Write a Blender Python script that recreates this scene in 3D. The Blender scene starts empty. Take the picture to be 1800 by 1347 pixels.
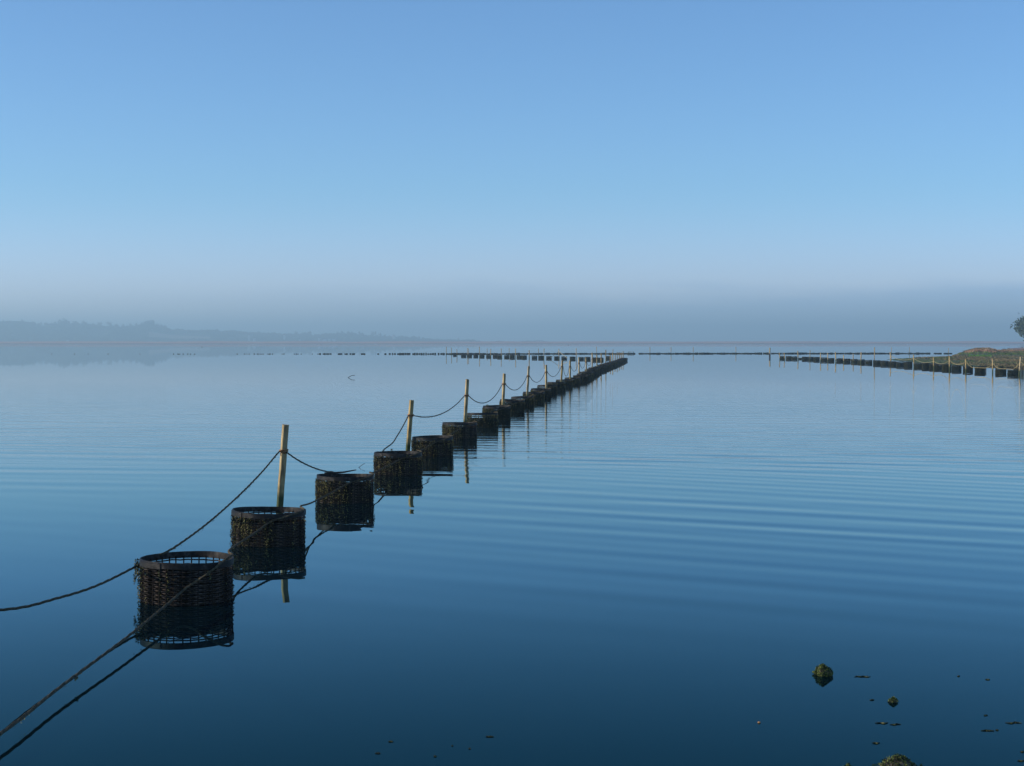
import bpy, math, random
from mathutils import Vector, Matrix, noise as mnoise
random.seed(7)
R = math.radians
SC = bpy.context.scene
COL = SC.collection

# ------------------------------------------------------------------ camera
HC = 1.8                      # eye height above the water
F = 2850.0                    # focal length in pixels of the 1800 px wide photograph
PITCH = math.atan(71.5 / F)
cam = bpy.data.cameras.new('camera')
cam.sensor_width = 36.0
cam.lens = F / 1800 * 36
cam.clip_start = 0.1
cam.clip_end = 30000
camo = bpy.data.objects.new('camera', cam)
COL.objects.link(camo)
camo.location = (0, 0, HC)
camo.rotation_euler = (math.pi / 2 - PITCH, 0, 0)
SC.camera = camo

# ------------------------------------------------------------------ sky and sun
SUN_EL, SUN_AZ = 15.0, -96.0          # degrees; azimuth from +Y, clockwise
w = bpy.data.worlds.new('World')
SC.world = w
w.use_nodes = True
wn, wl = w.node_tree.nodes, w.node_tree.links
wn.clear()
wo = wn.new('ShaderNodeOutputWorld')
bg = wn.new('ShaderNodeBackground')
sky = wn.new('ShaderNodeTexSky')
sky.sky_type = 'NISHITA'
sky.sun_disc = False
sky.sun_elevation = R(SUN_EL)
sky.sun_rotation = R(SUN_AZ)
sky.altitude = 0
sky.air_density = 0.78
sky.dust_density = 0.0
sky.ozone_density = 1.7
bg.inputs['Strength'].default_value = 0.108
# cool white balance of the photograph, and a low bank of fog lying along the horizon (thinner towards the sun)
wb = wn.new('ShaderNodeMix'); wb.data_type = 'RGBA'; wb.blend_type = 'MULTIPLY'; wb.inputs[0].default_value = 1.0
wb.inputs[7].default_value = (0.965, 1.325, 1.69, 1)
wl.new(sky.outputs[0], wb.inputs[6])
wtc = wn.new('ShaderNodeTexCoord')
wmp = wn.new('ShaderNodeMapping'); wmp.inputs['Scale'].default_value = (5.0, 5.0, 34.0)
wl.new(wtc.outputs['Generated'], wmp.inputs[0])
wnz = wn.new('ShaderNodeTexNoise'); wnz.inputs['Scale'].default_value = 1.0; wnz.inputs['Detail'].default_value = 4.0
wl.new(wmp.outputs[0], wnz.inputs['Vector'])
wsx = wn.new('ShaderNodeSeparateXYZ'); wl.new(wtc.outputs['Generated'], wsx.inputs[0])
we = wn.new('ShaderNodeMath'); we.operation = 'MULTIPLY_ADD'; we.inputs[1].default_value = 0.034
wl.new(wnz.outputs[0], we.inputs[0]); wl.new(wsx.outputs[2], we.inputs[2])
wr = wn.new('ShaderNodeMapRange'); wr.interpolation_type = 'SMOOTHSTEP'
for i_, v_ in enumerate((0.040, 0.055, 1.0, 0.0)): wr.inputs[i_ + 1].default_value = v_
wl.new(we.outputs[0], wr.inputs[0])
wx = wn.new('ShaderNodeMapRange'); wx.interpolation_type = 'SMOOTHSTEP'
for i_, v_ in enumerate((-0.30, 0.16, 0.08, 1.0)): wx.inputs[i_ + 1].default_value = v_
wl.new(wsx.outputs[0], wx.inputs[0])
wf = wn.new('ShaderNodeMath'); wf.operation = 'MULTIPLY'
wl.new(wr.outputs[0], wf.inputs[0]); wl.new(wx.outputs[0], wf.inputs[1])
fb = wn.new('ShaderNodeMix'); fb.data_type = 'RGBA'; fb.blend_type = 'MULTIPLY'
fb.inputs[7].default_value = (0.62, 0.76, 0.90, 1)
# the air near the horizon is milkier and a little pink
mk = wn.new('ShaderNodeMix'); mk.data_type = 'RGBA'; mk.blend_type = 'MULTIPLY'; mk.inputs[7].default_value = (1.50, 1.07, 1.20, 1)
wk = wn.new('ShaderNodeMapRange'); wk.interpolation_type = 'SMOOTHSTEP'
for i_, v_ in enumerate((0.015, 0.10, 1.0, 0.0)): wk.inputs[i_ + 1].default_value = v_
wl.new(wsx.outputs[2], wk.inputs[0]); wl.new(wk.outputs[0], mk.inputs[0]); wl.new(wb.outputs[2], mk.inputs[6])
wl.new(wf.outputs[0], fb.inputs[0]); wl.new(mk.outputs[2], fb.inputs[6]); wl.new(fb.outputs[2], bg.inputs[0])
wl.new(bg.outputs[0], wo.inputs[0])

sl = bpy.data.lights.new('sun', 'SUN')
sl.energy = 5.0
sl.angle = R(0.6)
sl.color = (1.0, 0.87, 0.72)
so = bpy.data.objects.new('sun', sl)
COL.objects.link(so)
sd = Vector((math.sin(R(SUN_AZ)) * math.cos(R(SUN_EL)), math.cos(R(SUN_AZ)) * math.cos(R(SUN_EL)), math.sin(R(SUN_EL))))
so.rotation_euler = sd.to_track_quat('Z', 'Y').to_euler()
so.location = sd * 60

SC.view_settings.view_transform = 'Standard'
SC.view_settings.look = 'None'
SC.view_settings.exposure = 0.0
SC.view_settings.gamma = 1
SC.view_settings.use_curve_mapping = False

# ------------------------------------------------------------------ helpers
def at(x, y, H=0.0):
    """world point at height H (m) whose direction is that of photograph pixel x, y"""
    dx, dy = (x - 900) / F, (673.5 - y) / F
    c, s = math.cos(PITCH), math.sin(PITCH)
    d = Vector((dx, c + dy * s, -s + dy * c))
    t = (H - HC) / d.z
    return Vector((0, 0, HC)) + d * t

def grd(X, Z, H=0.0):
    """point from units of the eye height"""
    return Vector((X * HC, Z * HC, H * HC))

def tag(o, label=None, cat=None, group=None, kind=None):
    if label: o['label'] = label
    if cat: o['category'] = cat
    if group: o['group'] = group
    if kind: o['kind'] = kind
    return o

def empty(name, loc, rz=0.0):
    o = bpy.data.objects.new(name, None)
    o.empty_display_size = 0.1
    o.location = loc
    o.rotation_euler = (0, 0, rz)
    COL.objects.link(o)
    return o

def link(name, me, parent=None, mat=None):
    o = bpy.data.objects.new(name, me)
    COL.objects.link(o)
    if parent: o.parent = parent
    if mat and not me.materials: me.materials.append(mat)
    return o

def copy_tree(o, parent=None):
    c = o.copy()
    COL.objects.link(c)
    if parent: c.parent = parent
    for ch in list(o.children): copy_tree(ch, c)
    return c

class MB:
    def __init__(s): s.v = []; s.f = []; s.sm = False
    def add(s, vs, fs):
        n = len(s.v)
        s.v += [tuple(q) for q in vs]
        s.f += [tuple(i + n for i in f) for f in fs]
    def box(s, c, d, M=None):
        c = Vector(c)
        vs = [Vector((x * d[0] / 2, y * d[1] / 2, z * d[2] / 2)) for z in (-1, 1) for y in (-1, 1) for x in (-1, 1)]
        if M: vs = [M @ v for v in vs]
        s.add([c + v for v in vs], [(0, 2, 3, 1), (4, 5, 7, 6), (0, 1, 5, 4), (2, 6, 7, 3), (0, 4, 6, 2), (1, 3, 7, 5)])
    def tube(s, pts, r, n=6, cap=True):
        pts = [Vector(p) for p in pts]
        rs = r if isinstance(r, (list, tuple)) else [r] * len(pts)
        b = len(s.v)
        for i, p in enumerate(pts):
            t = (pts[min(i + 1, len(pts) - 1)] - pts[max(i - 1, 0)]).normalized()
            up = Vector((0, 0, 1)) if abs(t.z) < 0.95 else Vector((1, 0, 0))
            u = t.cross(up).normalized(); q = u.cross(t)
            for k in range(n):
                a = 2 * math.pi * k / n
                s.v.append(tuple(p + (u * math.cos(a) + q * math.sin(a)) * rs[i]))
        for i in range(len(pts) - 1):
            for k in range(n):
                a0 = b + i * n + k; a1 = b + i * n + (k + 1) % n
                s.f.append((a0, a1, a1 + n, a0 + n))
        if cap:
            s.f.append(tuple(b + k for k in range(n))[::-1])
            s.f.append(tuple(b + (len(pts) - 1) * n + k for k in range(n)))
    def mesh(s, name, mat=None, smooth=False):
        me = bpy.data.meshes.new(name)
        me.from_pydata(s.v, [], s.f)
        if mat: me.materials.append(mat)
        if smooth: me.polygons.foreach_set('use_smooth', [True] * len(me.polygons))
        me.update()
        return me
    def build(s, name, mat=None, parent=None, smooth=False):
        return link(name, s.mesh(name, mat, smooth), parent)

def lerp(a, b, t): return a + (b - a) * t

def interp(x, tab):
    if x <= tab[0][0]: return tab[0][1]
    for (a, b), (c, d) in zip(tab, tab[1:]):
        if x <= c: return lerp(b, d, (x - a) / (c - a))
    return tab[-1][1]

def catmull(pts, n=10):
    pts = [Vector(p) for p in pts]
    P = [pts[0] * 2 - pts[1]] + pts + [pts[-1] * 2 - pts[-2]]
    out = []
    for i in range(1, len(P) - 2):
        p0, p1, p2, p3 = P[i - 1:i + 3]
        for k in range(n):
            t = k / n
            out.append(0.5 * ((2 * p1) + (p2 - p0) * t + (2 * p0 - 5 * p1 + 4 * p2 - p3) * t * t + (3 * p1 - p0 - 3 * p2 + p3) * t ** 3))
    out.append(pts[-1])
    return out

ORD = ['zeroth', 'first', 'second', 'third', 'fourth', 'fifth', 'sixth', 'seventh', 'eighth', 'ninth', 'tenth', 'eleventh', 'twelfth',
       'thirteenth', 'fourteenth', 'fifteenth', 'sixteenth', 'seventeenth', 'eighteenth', 'nineteenth', 'twentieth', 'twenty-first', 'twenty-second']

# ------------------------------------------------------------------ materials
def mat(name, base, rough=0.8, var=None, scale=20.0, bump=0.0, bscale=60.0, island=0.0, spec=0.3, detail=6.0, stretch=None, extra=None):
    m = bpy.data.materials.new(name)
    m.use_nodes = True
    n, l = m.node_tree.nodes, m.node_tree.links
    p = n['Principled BSDF']
    p.inputs['Roughness'].default_value = rough
    p.inputs['Specular IOR Level'].default_value = spec
    tc = n.new('ShaderNodeTexCoord')
    src = tc.outputs['Object']
    if stretch:
        mp = n.new('ShaderNodeMapping'); mp.inputs['Scale'].default_value = stretch
        l.new(src, mp.inputs[0]); src = mp.outputs[0]
    col = None
    if var:
        t = n.new('ShaderNodeTexNoise'); t.inputs['Scale'].default_value = scale; t.inputs['Detail'].default_value = detail
        t.inputs['Roughness'].default_value = 0.65
        l.new(src, t.inputs['Vector'])
        r = n.new('ShaderNodeValToRGB')
        cols = [base] + list(var)
        r.color_ramp.elements[0].position = 0.34; r.color_ramp.elements[0].color = (*cols[0], 1)
        r.color_ramp.elements[1].position = 0.66; r.color_ramp.elements[1].color = (*cols[-1], 1)
        for i, c in enumerate(cols[1:-1]):
            e = r.color_ramp.elements.new(0.34 + 0.32 * (i + 1) / (len(cols) - 1)); e.color = (*c, 1)
        if island:
            g = n.new('ShaderNodeNewGeometry')
            mx = n.new('ShaderNodeMath'); mx.operation = 'MULTIPLY_ADD'; mx.inputs[1].default_value = island; 
            l.new(g.outputs['Random Per Island'], mx.inputs[0])
            ad = n.new('ShaderNodeMath'); ad.operation = 'SUBTRACT'; ad.inputs[1].default_value = island / 2
            l.new(t.outputs[0], ad.inputs[0]); l.new(ad.outputs[0], mx.inputs[2])
            l.new(mx.outputs[0], r.inputs[0])
        else:
            l.new(t.outputs[0], r.inputs[0])
        l.new(r.outputs[0], p.inputs['Base Color'])
    else:
        p.inputs['Base Color'].default_value = (*base, 1)
    if bump:
        t2 = n.new('ShaderNodeTexNoise'); t2.inputs['Scale'].default_value = bscale; t2.inputs['Detail'].default_value = 5
        l.new(src, t2.inputs['Vector'])
        b = n.new('ShaderNodeBump'); b.inputs['Strength'].default_value = bump; b.inputs['Distance'].default_value = 0.01
        l.new(t2.outputs[0], b.inputs['Height']); l.new(b.outputs[0], p.inputs['Normal'])
    return m

M_WICK = mat('wicker', (0.003, 0.003, 0.0033), 0.55, [(0.010, 0.009, 0.0085), (0.115, 0.095, 0.08)], 22, 0.3, 90, island=0.3, spec=.05)
M_INSHADE = mat('inner_shade', (0.002, 0.002, 0.002), 0.95, None, spec=.0)  # near-black colour standing in for the shade inside a basket
M_WICKG = mat('weedy_wicker', (0.004, 0.006, 0.004), 0.85, [(0.010, 0.014, 0.008), (0.026, 0.030, 0.016)], 14, 0.4, 90, island=0.3, spec=.06)
M_STAKE = mat('stake_wood', (0.008, 0.006, 0.005), 0.8, [(0.025, 0.02, 0.016)], 20, 0.4, 80, spec=.08)
M_RIM = mat('rim_plastic', (0.010, 0.0105, 0.012), 0.5, [(0.016, 0.016, 0.017), (0.085, 0.078, 0.068)], 9, 0.25, 40, spec=0.12)
M_WEED = mat('seaweed', (0.005, 0.008, 0.004), 0.6, [(0.009, 0.013, 0.005), (0.026, 0.032, 0.010), (0.20, 0.18, 0.065)], 12, 0, island=0.6, spec=0.15)
M_GWEED = mat('green_weed', (0.006, 0.016, 0.003), 0.6, [(0.025, 0.055, 0.008), (0.15, 0.18, 0.05)], 30, 0, island=0.6, spec=0.15)
M_ROPE = mat('rope_fibre', (0.03, 0.026, 0.018), 0.9, [(0.13, 0.11, 0.07)], 60, 0.8, 160, spec=.08)
M_YROPE = mat('pale_rope_fibre', (0.30, 0.24, 0.10), 0.9, [(0.48, 0.40, 0.20)], 30, 0.5, 100)
M_TWINE = mat('orange_twine', (0.22, 0.09, 0.035), 0.85, [(0.45, 0.24, 0.10)], 60, 0.5, 150)

def post_material():
    m = mat('weathered_timber', (0.15, 0.105, 0.05), 0.85, [(0.35, 0.26, 0.115), (0.52, 0.39, 0.175)], 22, 0.8, 70, stretch=(1, 1, 0.12))
    n, l = m.node_tree.nodes, m.node_tree.links
    p = n['Principled BSDF']
    src = p.inputs['Base Color'].links[0].from_socket
    tc = n.new('ShaderNodeTexCoord'); sx = n.new('ShaderNodeSeparateXYZ'); l.new(tc.outputs['Object'], sx.inputs[0])
    nz = n.new('ShaderNodeTexNoise'); nz.inputs['Scale'].default_value = 9; l.new(tc.outputs['Object'], nz.inputs['Vector'])
    a = n.new('ShaderNodeMath'); a.operation = 'MULTIPLY_ADD'; a.inputs[1].default_value = 0.35; l.new(nz.outputs[0], a.inputs[0])
    l.new(sx.outputs[2], a.inputs[2])
    mr = n.new('ShaderNodeMapRange'); mr.inputs[1].default_value = 0.36; mr.inputs[2].default_value = 0.52
    mr.inputs[3].default_value = 1; mr.inputs[4].default_value = 0
    l.new(a.outputs[0], mr.inputs[0])
    mx = n.new('ShaderNodeMix'); mx.data_type = 'RGBA'
    l.new(mr.outputs[0], mx.inputs[0]); l.new(src, mx.inputs[6]); mx.inputs[7].default_value = (0.035, 0.05, 0.014, 1)
    oi = n.new('ShaderNodeObjectInfo'); hs = n.new('ShaderNodeHueSaturation')
    v_ = n.new('ShaderNodeMapRange'); v_.inputs[3].default_value = .98; v_.inputs[4].default_value = 1.35; l.new(oi.outputs['Random'], v_.inputs[0])
    s_ = n.new('ShaderNodeMapRange'); s_.inputs[3].default_value = 1.15; s_.inputs[4].default_value = .8; l.new(oi.outputs['Random'], s_.inputs[0])
    l.new(v_.outputs[0], hs.inputs['Value']); l.new(s_.outputs[0], hs.inputs['Saturation']); l.new(mx.outputs[2], hs.inputs['Color'])
    st = n.new('ShaderNodeTexNoise'); st.inputs['Scale'].default_value = 5; st.inputs['Detail'].default_value = 6; l.new(tc.outputs['Object'], st.inputs['Vector'])
    sr = n.new('ShaderNodeMapRange'); sr.inputs[1].default_value = .46; sr.inputs[2].default_value = .66; sr.inputs[4].default_value = .45; l.new(st.outputs[0], sr.inputs[0])
    m2 = n.new('ShaderNodeMix'); m2.data_type = 'RGBA'; m2.inputs[7].default_value = (.07, .06, .035, 1)
    l.new(sr.outputs[0], m2.inputs[0]); l.new(hs.outputs[0], m2.inputs[6]); l.new(m2.outputs[2], p.inputs['Base Color'])
    return m
M_POST = post_material()
M_DARKW = mat('wet_dark_wood', (0.008, 0.007, 0.007), 0.6, [(0.02, 0.018, 0.015)], 20, 0.4, 60)

# water -----------------------------------------------------------
def water_material():
    m = bpy.data.materials.new('calm_water')
    m.use_nodes = True
    n, l = m.node_tree.nodes, m.node_tree.links
    n.remove(n['Principled BSDF'])
    out = n['Material Output']
    df = n.new('ShaderNodeBsdfDiffuse'); df.inputs['Color'].default_value = (0.001, 0.008, 0.012, 1)
    gl = n.new('ShaderNodeBsdfGlossy'); gl.inputs['Color'].default_value = (0.86, 0.96, 1.0, 1); gl.inputs['Roughness'].default_value = 0.0
    fr = n.new('ShaderNodeFresnel'); fr.inputs['IOR'].default_value = 1.333      # the skylight is polarised: weaker mirror than 1.33
    ms = n.new('ShaderNodeMixShader')
    l.new(fr.outputs[0], ms.inputs[0]); l.new(df.outputs[0], ms.inputs[1]); l.new(gl.outputs[0], ms.inputs[2]); l.new(ms.outputs[0], out.inputs[0])
    tc = n.new('ShaderNodeTexCoord')
    sx = n.new('ShaderNodeSeparateXYZ'); l.new(tc.outputs['Object'], sx.inputs[0])
    def math_(op, a, b=None, c=None):
        k = n.new('ShaderNodeMath'); k.operation = op
        for i, q in enumerate((a, b, c)):
            if q is None: continue
            if isinstance(q, (int, float)): k.inputs[i].default_value = q
            else: l.new(q, k.inputs[i])
        return k.outputs[0]
    def ramp(v, a, b, c=0.0, d=1.0):
        k = n.new('ShaderNodeMapRange'); k.interpolation_type = 'SMOOTHSTEP'
        l.new(v, k.inputs[0])
        for i, q in enumerate((a, b, c, d)): k.inputs[i + 1].default_value = q
        return k.outputs[0]
    def noise_(rot, sxs, sys, det=2.0, w=0.0, rough=0.5):
        mp = n.new('ShaderNodeMapping'); mp.inputs['Rotation'].default_value = (0, 0, rot)
        l.new(tc.outputs['Object'], mp.inputs[0])
        mp2 = n.new('ShaderNodeMapping'); mp2.inputs['Scale'].default_value = (sxs, sys, 1); mp2.inputs['Location'].default_value = (w, w * 1.7, 0)
        l.new(mp.outputs[0], mp2.inputs[0])
        t = n.new('ShaderNodeTexNoise'); t.inputs['Scale'].default_value = 1; t.inputs['Detail'].default_value = det
        t.inputs['Roughness'].default_value = rough
        l.new(mp2.outputs[0], t.inputs['Vector'])
        return t.outputs[0]
    def waves(rot, lam, wob, w=0.0):
        """sine crests with slowly wandering phase, across direction rot"""
        mp = n.new('ShaderNodeMapping'); mp.inputs['Rotation'].default_value = (0, 0, rot)
        l.new(tc.outputs['Object'], mp.inputs[0])
        s2 = n.new('ShaderNodeSeparateXYZ'); l.new(mp.outputs[0], s2.inputs[0])
        ph = noise_(rot, 0.05, 0.12, 1.5, w)
        v = math_('MULTIPLY_ADD', ph, wob, math_('MULTIPLY', s2.outputs[1], 2 * math.pi / lam))
        return math_('SINE', v)
    Y = sx.outputs[1]
    # long low swell, wavelength 1.1 to 2.4 m
    far = math_('MULTIPLY', ramp(Y, 17, 26), ramp(Y, 44, 62, 1, 0))
    near = math_('MULTIPLY', ramp(Y, 8.5, 15), ramp(Y, 24, 34, 1, 0))
    nearx = ramp(sx.outputs[0], -3.2, 3.0, 0.12, 1.0)
    near = math_('MULTIPLY', near, nearx)
    patch = ramp(noise_(R(12), 0.05, 0.13, 1.0, 3.1), 0.22, 0.5)
    patch2 = ramp(noise_(R(20), 0.06, 0.2, 1.0, 9.1), 0.3, 0.62)
    a = math_('MULTIPLY', math_('MULTIPLY', waves(R(10), 0.78, 30, 5.0), 0.00135), math_('MULTIPLY', far, patch))
    b = math_('MULTIPLY', math_('MULTIPLY', waves(R(4), 1.4, 22, 1.0), 0.0018), math_('MULTIPLY', far, patch2))
    c = math_('MULTIPLY', math_('MULTIPLY', waves(R(22), 1.02, 18, 2.0), 0.0019), math_('MULTIPLY', near, patch2))
    d = math_('MULTIPLY', math_('MULTIPLY', waves(R(31), 0.55, 20, 7.0), 0.0006), math_('MULTIPLY', near, patch))
    # short ripples round the row, 24 to 75 m out
    short = math_('MULTIPLY', ramp(Y, 20, 27), ramp(Y, 55, 85, 1, 0))
    e = math_('MULTIPLY', math_('MULTIPLY', noise_(R(6), 1.0, 5.5, 2.0, 4.0), 0.0055), short)
    f = math_('MULTIPLY', noise_(0, 0.25, 0.6, 2.0, 2.0), 0.0012)
    h = math_('ADD', math_('ADD', math_('ADD', a, b), math_('ADD', c, d)), math_('ADD', e, f))
    bp = n.new('ShaderNodeBump'); bp.inputs['Strength'].default_value = 1.0; bp.inputs['Distance'].default_value = 1.0
    l.new(h, bp.inputs['Height'])
    for q in (df, gl, fr): l.new(bp.outputs[0], q.inputs['Normal'])
    # reflectance: blue-tinted where one looks down into it, white at grazing angles
    tn = n.new('ShaderNodeValToRGB'); el = tn.color_ramp.elements
    el[0].position = .18; el[0].color = (.11, .40, .40, 1); el[1].position = 1; el[1].color = (1, 1, 1, 1)
    for q_, c_ in ((.42, (.58, .86, .96, 1)), (.58, (.80, .98, 1, 1)), (.8, (.97, 1, 1, 1))):
        e_ = el.new(q_); e_.color = c_
    l.new(fr.outputs[0], tn.inputs[0]); l.new(tn.outputs[0], gl.inputs['Color'])
    l.new(ramp(Y, 200, 1400, 0.0, 0.04), gl.inputs['Roughness'])
    return m
M_WATER = water_material()

def sheet(name, xs, ys, fz, m, smooth=True):
    mb = MB()
    for y in ys:
        for x in xs: mb.v.append((x, y, fz(x, y)))
    nx = len(xs)
    for j in range(len(ys) - 1):
        for i in range(nx - 1):
            a = j * nx + i
            mb.f.append((a, a + 1, a + nx + 1, a + nx))
    return mb.build(name, m, smooth=smooth)

tag(sheet('water', [-4500 + 450 * i for i in range(21)], [-200 + 350 * i for i in range(18)], lambda x, y: 0.0, M_WATER), kind='structure')

# ------------------------------------------------------------------ baskets
RB, HB = 0.324, 0.295          # radius, height above water
NS = 36                        # stakes
def ring_strand(phase, seed, nseg=72, ta=0.0055, tz=0.0050):
    rnd = random.Random(seed)
    mb = MB()
    off = [rnd.uniform(-0.0015, 0.0015) for _ in range(nseg)]
    for i in range(nseg):
        a = 2 * math.pi * i / nseg
        r = RB - 0.012 + 0.0085 * math.cos(NS * a * 0.5 + phase)
        z = off[i]
        for (dr, dz) in ((-ta, 0), (0, -tz), (ta, 0), (0, tz)):
            mb.v.append(((r + dr) * math.cos(a), (r + dr) * math.sin(a), z + dz))
    for i in range(nseg):
        j = (i + 1) % nseg
        for k in range(4):
            mb.f.append((i * 4 + k, i * 4 + (k + 1) % 4, j * 4 + (k + 1) % 4, j * 4 + k))
    return mb

def arc_strand(phase, seed, a0, a1):
    """a strand broken off: covers only the angles a0..a1 (fractions of a turn)"""
    rnd = random.Random(seed); mb = MB(); nseg = 72
    idx = [i for i in range(nseg) if a0 <= i / nseg <= a1]
    for i in idx:
        a = 2 * math.pi * i / nseg
        r = RB - 0.012 + 0.0065 * math.cos(NS * a * 0.5 + phase)
        z = rnd.uniform(-0.0025, 0.0025)
        for (dr, dz) in ((-0.005, 0), (0, -0.0045), (0.005, 0), (0, 0.0045)):
            mb.v.append(((r + dr) * math.cos(a), (r + dr) * math.sin(a), z + dz))
    for i in range(len(idx) - 1):
        for k in range(4):
            mb.f.append((i * 4 + k, i * 4 + (k + 1) % 4, (i + 1) * 4 + (k + 1) % 4, (i + 1) * 4 + k))
    return mb

STR = [ring_strand(math.pi * (k % 2), 10 + k).mesh('weave_strand', M_WICK) for k in range(4)]
ARC = [arc_strand(0, 30, 0.05, 0.62), arc_strand(math.pi, 31, 0.36, 0.98), arc_strand(0, 32, 0.5, 0.9), arc_strand(math.pi, 33, 0.0, 0.45)]
ARCM = [a.mesh('weave_strand', M_WICK) for a in ARC]

def rim_band(a0, a1, r0, r1, z0, z1, nseg, seed=0, wob=0.002):
    rnd = random.Random(seed); mb = MB(); full = abs(a1 - a0) > 6.28
    n = nseg if full else nseg + 1
    ph = rnd.uniform(0, 6)
    b = 0.0035
    for i in range(n):
        a = a0 + (a1 - a0) * i / nseg
        dz = wob * math.sin(2 * a + ph) + rnd.uniform(-0.0006, 0.0006)
        for (r, z) in ((r1, z0 + b), (r1, z1 - b), (r1 - b, z1), (r0 + b, z1), (r0, z1 - b), (r0, z0)):
            mb.v.append((r * math.cos(a), r * math.sin(a), z + dz))
    for i in range(nseg):
        j = (i + 1) % n
        for k in range(6):
            mb.f.append((i * 6 + k, j * 6 + k, j * 6 + (k + 1) % 6, i * 6 + (k + 1) % 6))
    if not full:
        mb.f.append(tuple(range(6))); mb.f.append(tuple((n - 1) * 6 + k for k in range(6))[::-1])
    return mb

RIM = [rim_band(0, 2 * math.pi, RB - 0.010, RB, 0.248, HB, 72, s, w_).mesh('rim', M_RIM, False) for s, w_ in ((1, 0.002), (2, 0.004), (3, 0.0055))]
def lap_mesh(a0, a1): return rim_band(a0, a1, RB - 0.002, RB + 0.006, 0.2495, HB - 0.003, 14, 5).mesh('rim_lap', M_RIM)
LAP = [lap_mesh(R(205), R(248)), lap_mesh(R(150), R(232)), lap_mesh(R(250), R(290))]
_st = MB(); _st.tube([(0, 0, -0.12), (0.0015, 0, 0.05), (-0.001, 0.001, 0.16), (0, 0, 0.262)], 0.0052, 5)
STAKE = _st.mesh('stake', M_STAKE)

def leaf(mb, p, s, rnd):
    """a small bent bladder-wrack leaflet"""
    a = Vector((rnd.gauss(0, 1), rnd.gauss(0, 1), rnd.gauss(0, 1))).normalized()
    b = a.cross(Vector((rnd.gauss(0, 1), rnd.gauss(0, 1), rnd.gauss(0, 1)))).normalized()
    c = a.cross(b)
    p = Vector(p)
    mb.add([p - a * s, p + b * s * 0.5 + c * s * .15, p + a * s, p - b * s * 0.5 + c * s * .2, p + c * s * 0.45, p - c * s * .2],
           [(0, 1, 4), (1, 2, 4), (2, 3, 4), (3, 0, 4), (1, 0, 5), (2, 1, 5), (3, 2, 5), (0, 3, 5)])

def weed_mesh(seed, density, bias=None):
    """strings of wrack hanging from under the rim down to the water"""
    rnd = random.Random(seed); mb = MB()
    n = int(46 * density)
    for k in range(n):
        a = rnd.uniform(0, 2 * math.pi) if bias is None or rnd.random() < 0.35 else rnd.gauss(bias, 0.5)
        z = rnd.choice((0.245, 0.25, rnd.uniform(0.06, 0.25)))
        ln = rnd.uniform(0.04, 0.26)
        da = rnd.uniform(-0.15, 0.15)
        m_ = int(ln / 0.011)
        for i in range(m_):
            t = i / max(1, m_ - 1)
            zz = z - ln * t
            if zz < -0.03: break
            r = RB - 0.002 + rnd.uniform(0, 0.016)
            aa = a + da * t + rnd.uniform(-0.02, 0.02)
            leaf(mb, (r * math.cos(aa), r * math.sin(aa), zz), rnd.uniform(0.005, 0.0125), rnd)
    for k in range(int(260 * density)):      # fur of small growth
        aa = rnd.uniform(0, 2 * math.pi); zz = rnd.uniform(-0.01, 0.2) * rnd.random() ** 0.4
        r = RB - 0.004 + rnd.uniform(0, 0.008)
        leaf(mb, (r * math.cos(aa), r * math.sin(aa), zz), rnd.uniform(0.003, 0.007), rnd)
    return mb.mesh('seaweed', M_WEED)
WEED = [weed_mesh(1, 0.45, R(215)), weed_mesh(2, 1.8, R(235)), weed_mesh(3, 2.6, R(225)), weed_mesh(4, 3.2), weed_mesh(5, 4.2), weed_mesh(6, 2.8, R(230))]

def row_heights():
    zs = []; z = 0.236
    for k in range(24):
        zs.append(z)
        z -= 0.0165 if k < 3 else 0.0148
        if z < -0.03: break
    return zs
ZS = row_heights()

# joined weave for baskets whose strands cannot be told apart
def weave_joined(seed, nseg):
    rnd = random.Random(seed); mb = MB()
    for k, z in enumerate(ZS):
        s = ring_strand(math.pi * (k % 2), seed * 50 + k, 72, 0.0055, 0.0068)
        if nseg < 72:
            s = MB(); 
            for i in range(nseg):
                a = 2 * math.pi * i / nseg; r = RB - 0.012 + 0.005 * ((i + k) % 2) + rnd.uniform(-.002, .002)
                for (dr, dz) in ((-0.005, 0), (0, -0.0070), (0.005, 0), (0, 0.0070)):
                    s.v.append(((r + dr) * math.cos(a), (r + dr) * math.sin(a), dz))
            for i in range(nseg):
                j = (i + 1) % nseg
                for q in range(4): s.f.append((i * 4 + q, i * 4 + (q + 1) % 4, j * 4 + (q + 1) % 4, j * 4 + q))
        if k < 3 and rnd.random() < 0.4: continue
        rz = rnd.uniform(-0.02, 0.02)
        s.v = [(x, y, zz + z + rnd.uniform(-.0008, .0008)) for (x, y, zz) in s.v]
        mb.add(s.v, s.f)
    for i in range(NS):
        a = 2 * math.pi * (i + 0.5) / NS
        x, y = (RB - 0.012) * math.cos(a), (RB - 0.012) * math.sin(a)
        mb.tube([(x, y, -0.05), (x, y, 0.255)], 0.005, 4, False)
    return mb.mesh('weave', M_WICKG)
WV = [weave_joined(1, 72), weave_joined(2, 72), weave_joined(3, 72)]
WVL = [weave_joined(4, 24), weave_joined(5, 24)]
RIML = [rim_band(0, 2 * math.pi, RB - 0.010, RB, 0.248, HB, 28, s, 0.004).mesh('rim', M_RIM) for s in (8, 9)]

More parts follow.
